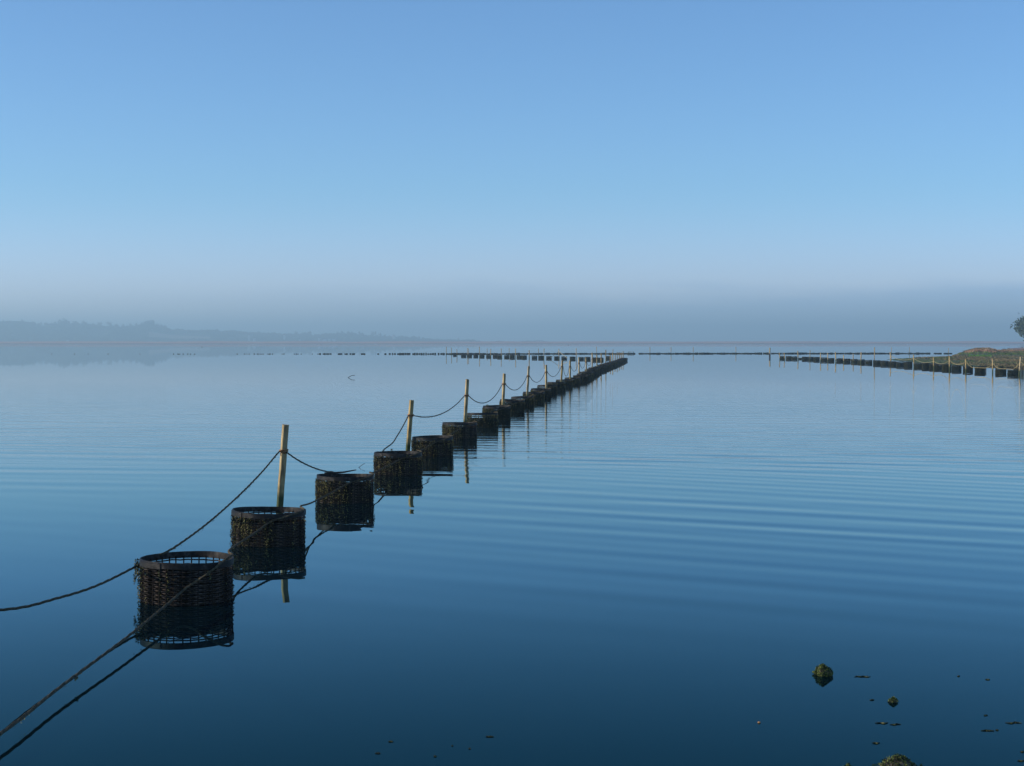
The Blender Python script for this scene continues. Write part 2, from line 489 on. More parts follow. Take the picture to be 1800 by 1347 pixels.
def shade_sleeve_mesh():  # added black sleeve behind the weave: paints the shaded interior seen through gaps
    mb = MB(); n = 48; rnd = random.Random(2)
    for z in (-.08, .06, .203):
        for i in range(n):
            a = 2 * math.pi * i / n; r = RB - .030 + .003 * math.sin(5 * a + z * 30)
            mb.v.append((r * math.cos(a), r * math.sin(a), z + (.010 * math.sin(3 * a) + rnd.uniform(-.006, .010) if z > .1 else 0)))
    for j in range(2):
        for i in range(n): mb.f.append((j * n + i, j * n + (i + 1) % n, (j + 1) * n + (i + 1) % n, (j + 1) * n + i))
    return mb.mesh('shade_sleeve', M_INSHADE)
SHADE_SLEEVE = shade_sleeve_mesh()

def basket_detailed(loc, rz, s, weed, lap, seed, missing=(), tilt=(0, 0)):
    rnd = random.Random(seed)
    o = empty('oyster_basket', loc)
    o.rotation_euler = (tilt[0], tilt[1], 0); o.scale = (s, s, s)
    rm = link('rim', RIM[seed % 3], o)
    lp = link('rim_lap', LAP[lap], o)
    for k, z in enumerate(ZS):
        if k in missing: me = ARCM[(k + seed) % 4]
        else: me = STR[(k + 2 * rnd.randrange(2)) % 4]
        q = link('weave_strand', me, o)
        q.location.z = z + rnd.uniform(-0.0015, 0.0015)
        q.rotation_euler = (rnd.uniform(-0.005, 0.005), rnd.uniform(-0.005, 0.005), 0)
    for i in range(NS):
        a = 2 * math.pi * (i + 0.5) / NS
        q = link('stake', STAKE, o)
        q.location = ((RB - 0.012) * math.cos(a), (RB - 0.012) * math.sin(a), 0)
        q.rotation_euler = (rnd.uniform(-0.02, 0.02), rnd.uniform(-0.02, 0.02), a)
    link('shade_sleeve', SHADE_SLEEVE, o)
    q = link('seaweed', weed, o); tag(q, kind='stuff')
    return o

def basket_simple(loc, s, k, rnd, low=False, sink=0.0):
    o = empty('oyster_basket', loc)
    o.location.z -= sink
    o.scale = (s, s, s * rnd.uniform(0.93, 1.07))
    o.rotation_euler = (rnd.uniform(-0.045, 0.045), rnd.uniform(-0.045, 0.045), rnd.uniform(0, 6.28))
    link('rim', (RIML[k % 2] if low else RIM[k % 3]), o)
    tag(link('weave', (WVL[k % 2] if low else WV[k % 3]), o), kind='stuff')
    tag(link('seaweed', WEED[2 + k % 4], o), kind='stuff')
    return o

# main row: (photo x of the centre, offset of its waterline below the horizon in px)
near = [(326, 453), (471, 353.5), (606, 279.5), (699, 231.5), (760, 198.5), (808, 168.5), (848, 149), (873, 134.5), (900, 122), (919, 112), (938, 104),
        (951, 98), (962, 91), (978, 85), (992, 78.6), (1006, 74), (1020, 69.5)]
row = [((x - 900) / o, F / o) for x, o in near]
tab = [(row[-1][1], row[-1][0]), (46.7, 2.18), (53.8, 2.72), (64, 3.72), (76, 4.93), (89.0, 6.17)]
zz = row[-1][1]
rr = random.Random(3)
while zz < 87.5:
    zz += 2.15 * rr.uniform(0.93, 1.07)
    row.append((interp(zz, tab), zz))
NROW = len(row)
G_MAIN = 'wicker oyster baskets in the long main row'
LBL = {0: 'nearest and largest wicker basket, bare weave lit on its left, rope crossing its front',
       1: 'second nearest wicker basket, standing in front of the foreground post base',
       2: 'third nearest wicker basket with a dark stick lying across its rim',
       3: 'fourth nearest wicker basket, thickly hung with dark weed, in front of the second post',
       4: 'fifth nearest wicker basket, just right of the second post'}
spec = [(1.0, 0, 0, 4, (1,), (0.004, 0.012)), (1.015, 1, 1, 11, (1, 2), (0, 0.02)), (1.0, 2, 2, 20, (2,), (-.01, 0.01)),
        (1.0, 3, 1, 22, (0, 1), (0.0, 0.02)), (1.0, 4, 0, 25, (2,), (0.01, 0.0)), (1.0, 5, 1, 27, (1,), (-0.02, 0.01))]
for i, (X, Z) in enumerate(row):
    p = grd(X, Z)
    if i < 6:
        s, wd, lap, seed, mis, tl = spec[i]
        o = basket_detailed(p, 0, s, WEED[wd], lap, seed, mis, tl)
    else:
        o = basket_simple(p, rr.uniform(0.97, 1.03), i, rr, low=i > 16)
    if i in LBL: lb = LBL[i]
    elif i < 20: lb = 'dark weed-hung wicker basket, %s in the long row counting from the nearest' % ORD[i + 1]
    elif i == NROW - 1: lb = 'dark wicker basket closing the far right end of the long row'
    else: lb = 'tiny dark wicker basket, %s in the long row counting back from its far end' % ORD[NROW - i]
    tag(o, lb, 'basket', G_MAIN)

# ------------------------------------------------------------------ posts
def post_mesh(seed, w_, h_, below=0.35):
    rnd = random.Random(seed); mb = MB()
    n = 9; b = w_ * 0.10
    for i in range(n):
        z = -below + (h_ + below) * i / (n - 1)
        ox, oy = rnd.uniform(-.0015, .0015), rnd.uniform(-.0015, .0015)
        for (x, y) in ((-1, -1), (1, -1), (1, 1), (-1, 1)):
            for q in (0, 1):
                dx, dy = (b, 0) if (q == 0) == (x * y > 0) else (0, b)
                mb.v.append((x * (w_ / 2 - dx) + ox + rnd.uniform(-.0006, .0006), y * (w_ / 2 - dy) + oy, z + (rnd.uniform(-.006, .004) if i == n - 1 else 0)))
    # order the eight corner points round the section
    def srt(i):
        vs = [(math.atan2(mb.v[i * 8 + k][1], mb.v[i * 8 + k][0]), mb.v[i * 8 + k]) for k in range(8)]
        vs.sort(); return [v for _, v in vs]
    mb.v = sum([srt(i) for i in range(n)], [])
    for i in range(n - 1):
        for k in range(8):
            mb.f.append((i * 8 + k, i * 8 + (k + 1) % 8, (i + 1) * 8 + (k + 1) % 8, (i + 1) * 8 + k))
    mb.f.append(tuple((n - 1) * 8 + k for k in range(8)))
    return mb.mesh('timber', M_POST)
PM = [post_mesh(k, 0.060, 1.0) for k in range(4)]

def tie_mesh(z):
    mb = MB()
    rnd = random.Random(5)
    for k in range(3):
        pts = []
        for i in range(17):
            a = 2 * math.pi * i / 16
            c = 0.040 + 0.002 * k
            sq = 1.0 / max(abs(math.cos(a)), abs(math.sin(a))) ** 0.75
            pts.append((c * sq * math.cos(a) * .9, c * sq * math.sin(a) * .9, z + 0.011 * (k - 1) + 0.006 * math.sin(a * 1.0 + k)))
        mb.tube(pts, 0.0065, 5, False)
    mb.tube([(-.035, -.04, z), (-.045, -.05, z - .02), (-.04, -.048, z - .05)], 0.005, 5)
    return mb.mesh('rope_tie', M_TWINE)
TIE = tie_mesh(0)

def post(loc, top, kpos=None, k=0, rz=R(22), wid=1.0):
    """loc on the water, top = world point of its head"""
    o = empty('timber_post', loc)
    v = Vector(top) - Vector(loc)
    q = Vector((0, 0, 1)).rotation_difference(v.normalized())
    o.rotation_mode = 'QUATERNION'
    o.rotation_quaternion = q @ Matrix.Rotation(rz, 3, 'Z').to_quaternion()
    t = link('timber', PM[k % 4], o)
    t.scale = (wid, wid, v.length)
    if kpos is not None:
        e = link('rope_tie', TIE, o); e.location.z = kpos; e.scale = (wid, wid, 1)
    return o

def tilted(x, off, xt, yt):
    """base at photo x with waterline offset, head at photo xt, yt in the same vertical plane"""
    b = grd((x - 900) / off, F / off)
    H = HC * (1 - (yt - 602) / off)
    t = Vector(((xt - 900) / F * b.y, b.y, H))
    return b, t
mposts = [(490, 303, 501.5, 747, 0.37), (716, 200, 723.5, 703.5, 0.36), (816.5, 158, 821.5, 667, 0.41), (883, 128, 886.5, 657, 0.43),
          (926, 107, 929.5, 644, 0.45), (960.5, 95, 959.8, 641.6, 0.45), (986, 81, 988.6, 633.8, 0.48), (1002, 75.5, 1002, 634, 0.44),
          (1018, 64.5, 1017.5, 628.6, .44), (1031, 59, 1030, 629, .42), (1041, 53, 1041, 620, .45), (1049.5, 50, 1049, 623, .43), (1057, 46, 1056.7, 621, .42),
          (1065, 42, 1065, 615, None), (1073, 39, 1073, 624, None), (1077, 37.5, 1077, 620, None), (1081.5, 36, 1081, 622, None), (1085, 34.8, 1085, 619, None),
          (1089, 33.6, 1088.5, 619.5, None), (1092, 32.8, 1092, 620, None), (1095.5, 32, 1095.3, 617.5, None)]
KNOT = []
G_POST = 'timber posts standing along the long main row'
for i, (x, off, xt, yt, kh) in enumerate(mposts):
    b, t = tilted(x, off, xt, yt)
    if kh is not None:
        kz = kh * HC
        o = post(b, t, kz, i, R((24, 26, 20, 30, 12, 28, 18)[i % 7]))
        KNOT.append(b + (t - b) * (kz / (t - b).length))
    else:
        o = post(b, t, None, i, R((24, 8, 20, 35)[i % 4]))
    lb = {0: 'tallest foreground timber post behind the second basket, orange twine knot, green weed low down',
          1: 'second nearest square timber post, leaning right, between the fourth and fifth baskets',
          2: 'third nearest timber post, green weed at its foot beside the sixth basket'}.get(i)
    if not lb:
        lb = ('slim timber post, %s along the main row counting from the nearest' % ORD[i + 1]) if i < 13 else \
             ('thin distant post near the far end of the main row, %s from that end' % ORD[len(mposts) - i])
    tag(o, lb, 'post', G_POST)

# ------------------------------------------------------------------ ropes of the main row
def rope(name, pts, r, m, label, group=None, n=8, steps=10, twist=True):
    c = catmull(pts, steps)
    d = [c[0]]
    for p, q in zip(c, c[1:]):                 # even out the spacing so the lay of the strands shows
        k = max(1, min(40, int((q - p).length / 0.022))) if p.y < 22 and n > 5 else 1
        d += [p.lerp(q, (i + 1) / k) for i in range(k)]
    d = [p for i, p in enumerate(d) if i == 0 or (p - d[i - 1]).length > 1e-5]
    mb = MB(); n2 = 9 if n > 5 else n; mb.tube(d, r, n2)
    if n > 5:
        s_ = 0.0
        for i, p in enumerate(d):
            if i: s_ += (p - d[i - 1]).length
            for k in range(n2):
                v = Vector(mb.v[i * n2 + k]); f_ = 1 + .20 * math.cos(3 * (2 * math.pi * k / n2) - s_ / 0.026)
                mb.v[i * n2 + k] = tuple(p + (v - p) * f_)
    o = mb.build(name, m, smooth=n <= 5)
    tag(o, label, 'rope', group)
    if n > 5:
        rnd = random.Random(len(d)); w_ = MB()
        for i, p in enumerate(d):
            if p.y > 30: continue
            if mnoise.noise(p * 2.3) > .12 and rnd.random() < .5:
                for _ in range(rnd.randrange(1, 4)):
                    leaf(w_, p + Vector((rnd.uniform(-.006, .006), rnd.uniform(-.006, .006), -rnd.uniform(.002, .020))), rnd.uniform(.003, .008), rnd)
        if w_.v: tag(w_.build('seaweed', M_WEED, o), kind='stuff')
    return o
def sagspan(a, b, sag, n=5):
    a, b = Vector(a), Vector(b)
    return [a.lerp(b, i / n) - Vector((0, 0, sag * 4 * (i / n) * (1 - i / n))) for i in range(n + 1)]

def rimpt(i, dx, dz, H):
    X, Z = row[i]
    return grd(X + dx, Z + dz, H)
A = [grd(-1.66, 4.1, .32), grd(-1.552, 4.91, .187), grd(-1.507, 5.37, .151), grd(-1.481, 5.78, .132), rimpt(0, -.187, -.03, .134), rimpt(0, -.16, .12, .150), rimpt(0, -.10, .17, .17)]
A += sagspan(rimpt(0, -.09, .18, .172), KNOT[0] + Vector((-.035, -.04, 0)), 0.06)[1:]
A += sagspan(KNOT[0] + Vector((.03, -.04, -0.01)), rimpt(2, -.13, .14, .175), 0.03)[0:]
A += [rimpt(2, -.09, .165, .168), rimpt(2, -.05, .178, .13)]
A2 = [rimpt(3, -.14, .13, .13), rimpt(3, -.12, .15, .172)]
A2 += sagspan(rimpt(3, -.09, .175, .175), KNOT[1] + Vector((-.03, -.04, 0)), 0.03)[1:]
rope("rope", A, 0.0076, M_ROPE, 'dark rope from the left edge past the nearest basket, over the foreground post')
rope('rope', A2, 0.0085, M_ROPE, 'short dark rope rising from the fourth nearest basket to the second nearest post')
Bk = []
for i in range(1, len(KNOT) - 1):
    a, b = KNOT[i] + Vector((0.03, -.04, 0)), KNOT[i + 1] + Vector((-0.03, -.04, 0))
    sag = (0.17, 0.29, 0.27, 0.26, 0.26, 0.4, 0.3, 0.3, 0.3, 0.3, 0.3)[i - 1]
    Bk += sagspan(a, b, sag, 6) if i == 1 else sagspan(a, b, sag, 6)
rope('rope', Bk, 0.0085, M_ROPE, 'dark rope slung in swags from post to post behind the long row of baskets')
C = [grd(-1.30, 3.2, .03), grd(-1.268, 4.01, .03), grd(-1.268, 4.5, .033), grd(-1.254, 5.1, .040), grd(-1.25, 5.4, .0445), grd(-1.245, 5.9, .056)]
for i in range(17):
    X, Z = row[i]
    s = 1 + 0.004 * i
    if i == 0:
        C += [rimpt(0, .04, -.185, .075), rimpt(0, .115, -.165, .125), rimpt(0, .165, -.09, .165), rimpt(0, .178, .0, .172), rimpt(0, .145, .11, .171)]
    else:
        X0, Z0 = row[i - 1]
        mid = 0.5
        C += [grd(lerp(X0, X, .42) + 0.035, lerp(Z0, Z, .42), .112), grd(lerp(X0, X, .75) + 0.02, lerp(Z0, Z, .75), .106)]
        C += [rimpt(i, .04, -.195, .128), rimpt(i, .13, -.155, .155), rimpt(i, .183, -.05, .170), rimpt(i, .145, .115, .172)]
rope("rope", C, 0.0078, M_ROPE, 'dark rope from bottom left, low over water, looping along the main row basket rims', steps=7)

# weed tufts caught on the ropes and on the first rim
def tuft(name, p, r, n, seed, m, label=None, cat=None, squash=(1, 1, 1), parent=None, size=(0.003, 0.009), group=None):
    rnd = random.Random(seed); mb = MB()
    for _ in range(n):
        v = Vector((rnd.gauss(0, 1), rnd.gauss(0, 1), rnd.gauss(0, 1))).normalized() * (rnd.random() ** 0.5) * r
        leaf(mb, (v.x * squash[0], v.y * squash[1], v.z * squash[2]), rnd.uniform(*size), rnd)
    o = mb.build(name, m, parent)
    o.location = p
    if label: tag(o, label, cat, group)
    return o
tuft('weed_tuft', rimpt(0, -.183, -.04, .130), 0.045, 170, 3, M_WEED, 'yellowish weed tuft caught where the rope meets the left side of the nearest basket', 'seaweed', (.45, .7, 1.6), size=(.004, .011))
tuft('weed_tuft', rimpt(0, -.196, -.02, .085), 0.03, 60, 4, M_WEED, 'small dark weed wisp hanging off the left side of the nearest basket', 'seaweed', (.4, .5, 1.9))
tuft('weed_tuft', at(133, 1193, 0.055), 0.012, 20, 5, M_WEED, 'tiny yellow weed tuft snagged on the low rope at the lower left', 'seaweed')
tuft('weed_tuft', rimpt(3, -.06, .175, .172), 0.02, 40, 6, M_WEED, 'dark weed knot on the back rim of the fourth nearest basket', 'seaweed')
tuft('weed_tuft', rimpt(7, -.12, -.08, .175), 0.045, 110, 7, M_WEED, 'lumpy weed heap on the left rim of the eighth nearest basket', 'seaweed', (1.2, 1, .6), size=(.004, .012))
tuft('weed_tuft', rimpt(3, .08, -.17, .150), 0.02, 40, 8, M_WEED, 'tangled weed on the rope across the fourth nearest basket', 'seaweed')

# stick across the third basket, twigs
st = MB(); st.tube([rimpt(2, -.14, .085, .168), rimpt(2, -.02, .10, .174), rimpt(2, .06, .115, .188)], [.012, .011, .006], 6)
tag(st.build('stick', M_DARKW), 'dark stick lying across the back rim of the third nearest basket', 'stick')
def twig(pts, r, label, group=None):
    mb = MB(); mb.tube(catmull(pts, 6), r, 5)
    return tag(mb.build('twig', M_DARKW), label, 'twig', group)
p0 = at(612, 664.2); sc_ = p0.y / F
twig([p0 + Vector((0, 0, -.02)), p0 + Vector((0, 0, 0.0)), p0 + Vector((3.5, 0, 2.3)) * sc_, p0 + Vector((7, 0, 3.8)) * sc_, p0 + Vector((11.5, 0, 4.0)) * sc_], 0.014,
     'thin dark twig arching from open water left of the long row, reflected as an arrowhead')
p0 = at(629, 822)
twig([p0 + Vector((0, 0, -.01)), p0 + Vector((.03, 0, .012)), p0 + Vector((.05, 0, .03)), p0 + Vector((.10, 0, .06))], 0.0035,
     'fine dark twig poking from the water between the third and fourth baskets')

# ------------------------------------------------------------------ middle row, far left of the main row's end
rm_ = random.Random(12)
midx = [(799.5, 625.2, .8), (815, 626.3, 1.1), (825.5, 626.5, 1), (836.5, 626.8, 1), (847.5, 627.1, 1), (859, 627.5, 1), (870.5, 627.8, .95), (878, 628, 1), (890.8, 628.4, 1),
        (900.5, 628.6, 1), (912.8, 628.8, 1), (921.5, 629.0, 1), (939.5, 629.8, 1), (951, 630, 1), (965, 630.3, 1), (978.8, 630.6, 1), (991.8, 630.9, 1), (1006.5, 631.3, 1),
        (1021.5, 631.8, .95), (1032.5, 632.2, 1.05), (1046.8, 633.4, 1), (1055.5, 633.6, 1), (1069.5, 630.8, 1)]
G_MID = 'baskets in the middle row beyond the long main row'
for i, (x, y, s) in enumerate(midx):
    o = basket_simple(at(x, y), 0.93 * s, i, rm_, low=True)
    lb = ('dark green basket, %s from the left in the middle distant row' % ORD[i + 1]) if i < 12 else \
         ('dark green basket, %s from the right in the middle distant row' % ORD[len(midx) - i])
    tag(o, lb, 'basket', G_MID)

def simple_post(x, ywl, ytop, label, group, wid=1.0, xt=None, k=0, rz=R(25), kn=None):
    off = ywl - 602
    b, t = tilted(x, off, x if xt is None else xt, ytop)
    o = post(b, t, kn, k, rz, wid)
    tag(o, label, 'post', group)
    return b, t
midp = [(784.4, 625, 610), (794, 625.3, 611.5), (803.6, 625.7, 614), (821.2, 626.3, 612), (823.6, 626.5, 613), (843, 627.1, 610), (862.4, 628.6, 613.6), (881.3, 629, 613),
        (906.4, 629.6, 613), (930.4, 630.2, 616), (956, 630.6, 613), (982.6, 630.9, 613.6), (1013, 632, 612.6)]
for i, (x, y, yt) in enumerate(midp):
    b, t = simple_post(x, y, yt, 'slender pale post, %s from the left along the middle distant row' % ORD[i + 1], 'posts along the middle distant row', 1.05 if i != 9 else 1.3,
                xt=x + rm_.uniform(-.6, .6), k=i, rz=R(rm_.uniform(15, 40)))
    if i == 11:
        k_ = b + (t - b) * .72
        rope('rope', [at(968, 622.6 + 6.5, .14), k_.lerp(at(968, 629, .14), .45), k_, k_.lerp(at(997, 629.6, .2), .5), at(997, 629.6, .2)], 0.02, M_YROPE,
             'pale rope slanting down both sides of one post in the middle distant row', n=5, steps=4)

# ------------------------------------------------------------------ right row
rgt = [(1375, 630.6), (1386.4, 630.9), (1396.5, 631.2), (1414.8, 632), (1425, 632.4), (1435.5, 632.9), (1448.5, 633.9), (1460.8, 634.6), (1476.5, 635.3),
       (1488.8, 636.0), (1501.7, 636.8), (1514, 637.6), (1527, 638.4), (1541.3, 639.5), (1554.8, 640.6), (1568.5, 641.5), (1582.8, 642.3), (1596.5, 643.4), (1613.8, 644.6),
       (1628, 645.6), (1641.5, 646.6), (1649, 647.4), (1664, 648.2), (1681.3, 650), (1701.3, 651), (1722.5, 653), (1759, 655.5), (1780.5, 656.8)]
G_R = 'baskets in the row on the right before the grassy bank'
rm_ = random.Random(21)
for i, (x, y) in enumerate(rgt):
    o = basket_simple(at(x, y), 0.95 + .01 * rm_.random(), i, rm_, low=i < 18)
    j = len(rgt) - i
    lb = ('dark green basket, %s from the left in the right-hand row' % ORD[i + 1]) if i < 14 else \
         ('dark green basket, %s from the right frame edge in the right-hand row' % ORD[j])
    tag(o, lb, 'basket', G_R)
hb = basket_simple(at(1406.5, 631.6), 0.5, 3, rm_, low=True)
tag(hb, 'small narrow basket between the third and fourth baskets of the right-hand row', 'basket', G_R)
rpst = [(1371, 633, 620, 1), (1379.3, 633.3, 620, 1), (1403, 633, 617, 1.2), (1423.6, 633.5, 616, .8), (1442.4, 636, 620, 1.1), (1455, 636, 620.4, 1.1), (1469.2, 637, 619, 1.3),
        (1483, 638, 624, 1.1), (1499.7, 637.5, 622, .9), (1513.2, 638, 619, 1.2), (1536.7, 639.5, 611, .9), (1565.8, 640.5, 619, 1.2), (1606.7, 645.5, 624, 1.1), (1641.4, 648.5, 628, 1.1),
        (1669.3, 651, 625.6, 1.2), (1698, 654.3, 631, 1.1), (1745, 656, 630.6, 1.05), (1791.7, 659, 627.6, 1.15)]
KR = []
for i, (x, y, yt, wd) in enumerate(rpst):
    j = len(rpst) - i
    lb = ('pale thin post, %s from the left along the right-hand row' % ORD[i + 1]) if i < 9 else ('sunlit golden post, %s from the right frame edge along the right-hand row' % ORD[j])
    b, t = simple_post(x, y, yt, lb, 'posts along the right-hand row', wd, xt=x + rm_.uniform(-1, 1) + (1.5 if i == 17 else 0), k=i, rz=R(rm_.uniform(30, 55)))
    KR.append((b, t))
for (x, y, yt, lb) in ((1733, 652.5, 644.5, 'short dark stake in the water right of the third last basket on the right'), (1796.7, 656.5, 645.5, 'short dark stake at the right frame edge beside the last golden post')):
    b, t = tilted(x, y - 602, x, yt)
    mb = MB(); mb.tube([b - Vector((0, 0, .2)), t], .03, 6)
    tag(mb.build('stake', M_DARKW), lb, 'stake')
yr = []
for i in range(11, 18):
    b, t = KR[i]
    f_ = (.72, .72, .66, .7, .82, .70, .72)[i - 11]
    KR[i] = b + (t - b) * f_ + Vector((-.01, -.05, 0))
pts = []
for i in range(11, 17):
    a, b = KR[i], KR[i + 1]
    sag = (.24, .20, .22, .25, .55, .55)[i - 11]
    n_ = 8
    for k in range(n_):
        u = k / n_
        p_ = a.lerp(b, u); p_.z -= sag * 4 * u * (1 - u); p_.z = max(p_.z, .285); pts.append(p_)
pts.append(KR[17]); pts.append(KR[17] + Vector((.35, -.6, -.35)))
mb = MB(); mb.tube(pts, .0105, 6)
tag(mb.build('rope', M_YROPE), 'pale yellow rope slung between the golden posts of the right-hand row', 'rope')

# lone mooring post between the rows, dark at its foot
b, t = tilted(1353, 26, 1353.3, 611.5)
o = empty('mooring_post', b)
mb = MB(); mb.tube([(0, 0, -.3), (0, 0, .45)], .10, 10); mb.build('weedy_foot', M_DARKW, o)
mb = MB(); mb.tube([(0, 0, .45), (.02, 0, t.z)], [.085, .075], 10); mb.build('timber', M_POST, o)
tag(o, 'thick round mooring post, dark at its foot, standing alone left of the right-hand row', 'post')

# ------------------------------------------------------------------ the thin far row, almost under water
M_FAR = mat('weedy_hump', (0.008, 0.010, 0.007), 0.8, [(0.018, 0.02, 0.012)], 8, island=.3)
M_FAR.node_tree.nodes['Principled BSDF'].inputs['Specular IOR Level'].default_value = .1
def hump_mesh(seed):
    rnd = random.Random(seed); mb = MB(); n = 12
    for (r, z) in ((.33, -.08), (.33, .08), (.31, .135), (.18, .12)):
        for i in range(n):
            a = 2 * math.pi * i / n
            mb.v.append((r * math.cos(a) * rnd.uniform(.9, 1.08), r * math.sin(a), z + (rnd.uniform(-.02, .03) if z > 0 else 0)))
    for j in range(3):
        for i in range(n):
            mb.f.append((j * n + i, j * n + (i + 1) % n, (j + 1) * n + (i + 1) % n, (j + 1) * n + i))
    mb.f.append(tuple(3 * n + i for i in range(n)))
    return mb.mesh('sunken_basket', M_FAR)
HM = [hump_mesh(k) for k in range(5)]
rf = random.Random(9)
x = 787.0
G_F = 'almost sunken baskets in the thin far line'
while x < 1676:
    if not (1119 < x < 1124 or 1605 < x < 1612 and rf.random() < .5 or (x > 1610 and rf.random() < .12)):
        o = link('sunken_basket', HM[rf.randrange(5)]); p = at(x, 622.4 + rf.uniform(-.12, .12) - (x - 787) / 889 * 1.2 * (x < 1400) - (1.2 * .69 if x >= 1400 else 0) + 0.3); p.z = 0
        s = rf.uniform(.85, 1.25); o.location = p; o.scale = (s, s, rf.uniform(.7, 1.25)); o.rotation_euler.z = rf.uniform(0, 6)
        tag(o, 'almost sunken dark basket in the thin continuous line across the far water', 'basket', G_F)
    x += rf.uniform(5.6, 7.6)
dots = [91, 131, 155, 190, 246, 305, 313, 316, 322, 330, 335, 342, 417, 430, 434, 438, 447, 452.5, 455, 458.7, 462.5, 470, 473, 475, 479, 496, 499, 517.5, 521, 524, 529.5, 549, 559, 562.5,
        569, 571, 575, 577.5, 581, 595, 597.5, 600, 607.5, 610, 616, 620, 622.5, 636, 639, 641, 665, 677.5, 685, 690, 694, 700, 703, 706, 709, 713, 717, 720, 726, 729, 733, 737, 741, 745, 749, 753, 757, 761, 765, 771, 776, 780]
for i, x in enumerate(dots):
    o = link('weed_lump', HM[i % 5]); o.location = at(x, 622.7 + rf.uniform(-.1, .1))
    s = .16 if x < 300 else (.28 if x < 560 else .44)
    s *= rf.uniform(.7, 1.2); o.scale = (s * 1.1, s, (.6 if x < 560 else 1) * rf.uniform(.7, 1.0) * (1.3 if x > 700 else 1.0)); o.rotation_euler.z = rf.uniform(0, 6)
    if x > 700: tag(o, 'dark weedy lump in the broken line left of the middle row', 'weed lump', 'weed lumps left of the middle row')
    else: tag(o, 'tiny dark weedy speck in the sparse dotted line on the left water', 'weed lump', 'weed specks in the dotted line')
fposts = [(856.4, 613, 1), (895, 612, 1), (946.6, 613, 1), (1048.7, 610, 1.1), (1077.5, 614, 1), (1142.5, 610.5, 1.1), (1179.5, 610.5, 1.1), (1218.5, 610, 1.1), (1293.5, 610, 1.1), (1567, 611, .9), (1598.6, 610.5, .9), (1667.3, 612, .9)]
for i, (x, yt, wd) in enumerate(fposts):
    off = 21.5 - (.8 if x > 1100 else 0)
    lb = 'hair-thin pale post rising from the thin far line, %s from the left' % ORD[i + 1]
    b, t = simple_post(x, 602 + off, yt, lb, 'pale posts on the thin far line', wd, k=i)
    if i == 2:
        root = COL.objects[-1] if False else None
# a low frame standing on the far line
o = empty('wooden_frame', at(1109, 622)); mb = MB()
for sx_ in (-1, 1): mb2 = MB(); mb2.box((sx_ * .42, 0, .1), (.07, .07, .3)); mb2.build('leg', M_POST, o)
mb2 = MB(); mb2.box((0, 0, .275), (.95, .3, .05)); mb2.build('board', M_POST, o)
tag(o, 'low pale wooden frame on the far line just past the end of the main row', 'frame')
mb = MB(); mb.tube([(0, 0, -.05), (0, 0, .12)], [.10, .05], 8); o = mb.build('float', M_FAR); o.location = at(998.7, 607); o.scale = (2.5, 2.5, 3); tag(o, 'tiny dark float on the far water below the shore line', 'float')
mb = MB(); mb.tube([(0, 0, -.05), (0, 0, .12)], [.10, .05], 8); o = mb.build('float', M_FAR); o.location = at(355, 610.5); o.scale = (2, 2, 2); tag(o, 'tiny dark float on the left far water', 'float')

# birds
M_BW = mat('white_plumage', (0.75, 0.75, 0.73), .8); M_BD = mat('dark_plumage', (0.03, 0.03, 0.035), .8)
def floating_gull(p, s, label):
    o = empty('gull', p, R(20)); o.scale = (s, s, s)
    mb = MB(); mb.tube([(-.26, 0, .09), (-.15, 0, .08), (0, 0, .09), (.14, 0, .11), (.19, 0, .19), (.24, 0, .22), (.29, 0, .215)], [.01, .06, .09, .075, .035, .04, .01], 8)
    mb.build('body', M_BW, o, True)
    mb = MB(); mb.tube([(.28, 0, .215), (.34, 0, .205)], [.012, .003], 5); mb.build('beak', M_TWINE, o)
    tag(o, label, 'bird'); return o
floating_gull(at(1646, 606.4), 3.0, 'white gull resting on the far water left of the grassy bank')
o = empty('bird', at(1790.5, 551.5, 1.0) * 1.0)
o.location = Vector(((1790.5 - 900) / F * 400, 400, HC + (602 - 551.5) / F * 400))
mb = MB(); mb.tube([(-.12, 0, .05), (0, 0, 0), (.12, 0, -.06)], [.02, .06, .02], 6); mb.build('body', M_BD, o)
for s in (-1, 1):
    mb = MB(); mb.add([(0, 0, 0), (.05, .02, -.02), (-.16 + .1 * s, .5 * s, .22), (-.24 + .16 * s, .46 * s, .20), (-.1, .1 * s, .1)], [(0, 1, 2, 3, 4)]); mb.build('wing', M_BD, o)
tag(o, 'small dark bird flying above the tree at the right edge', 'bird')

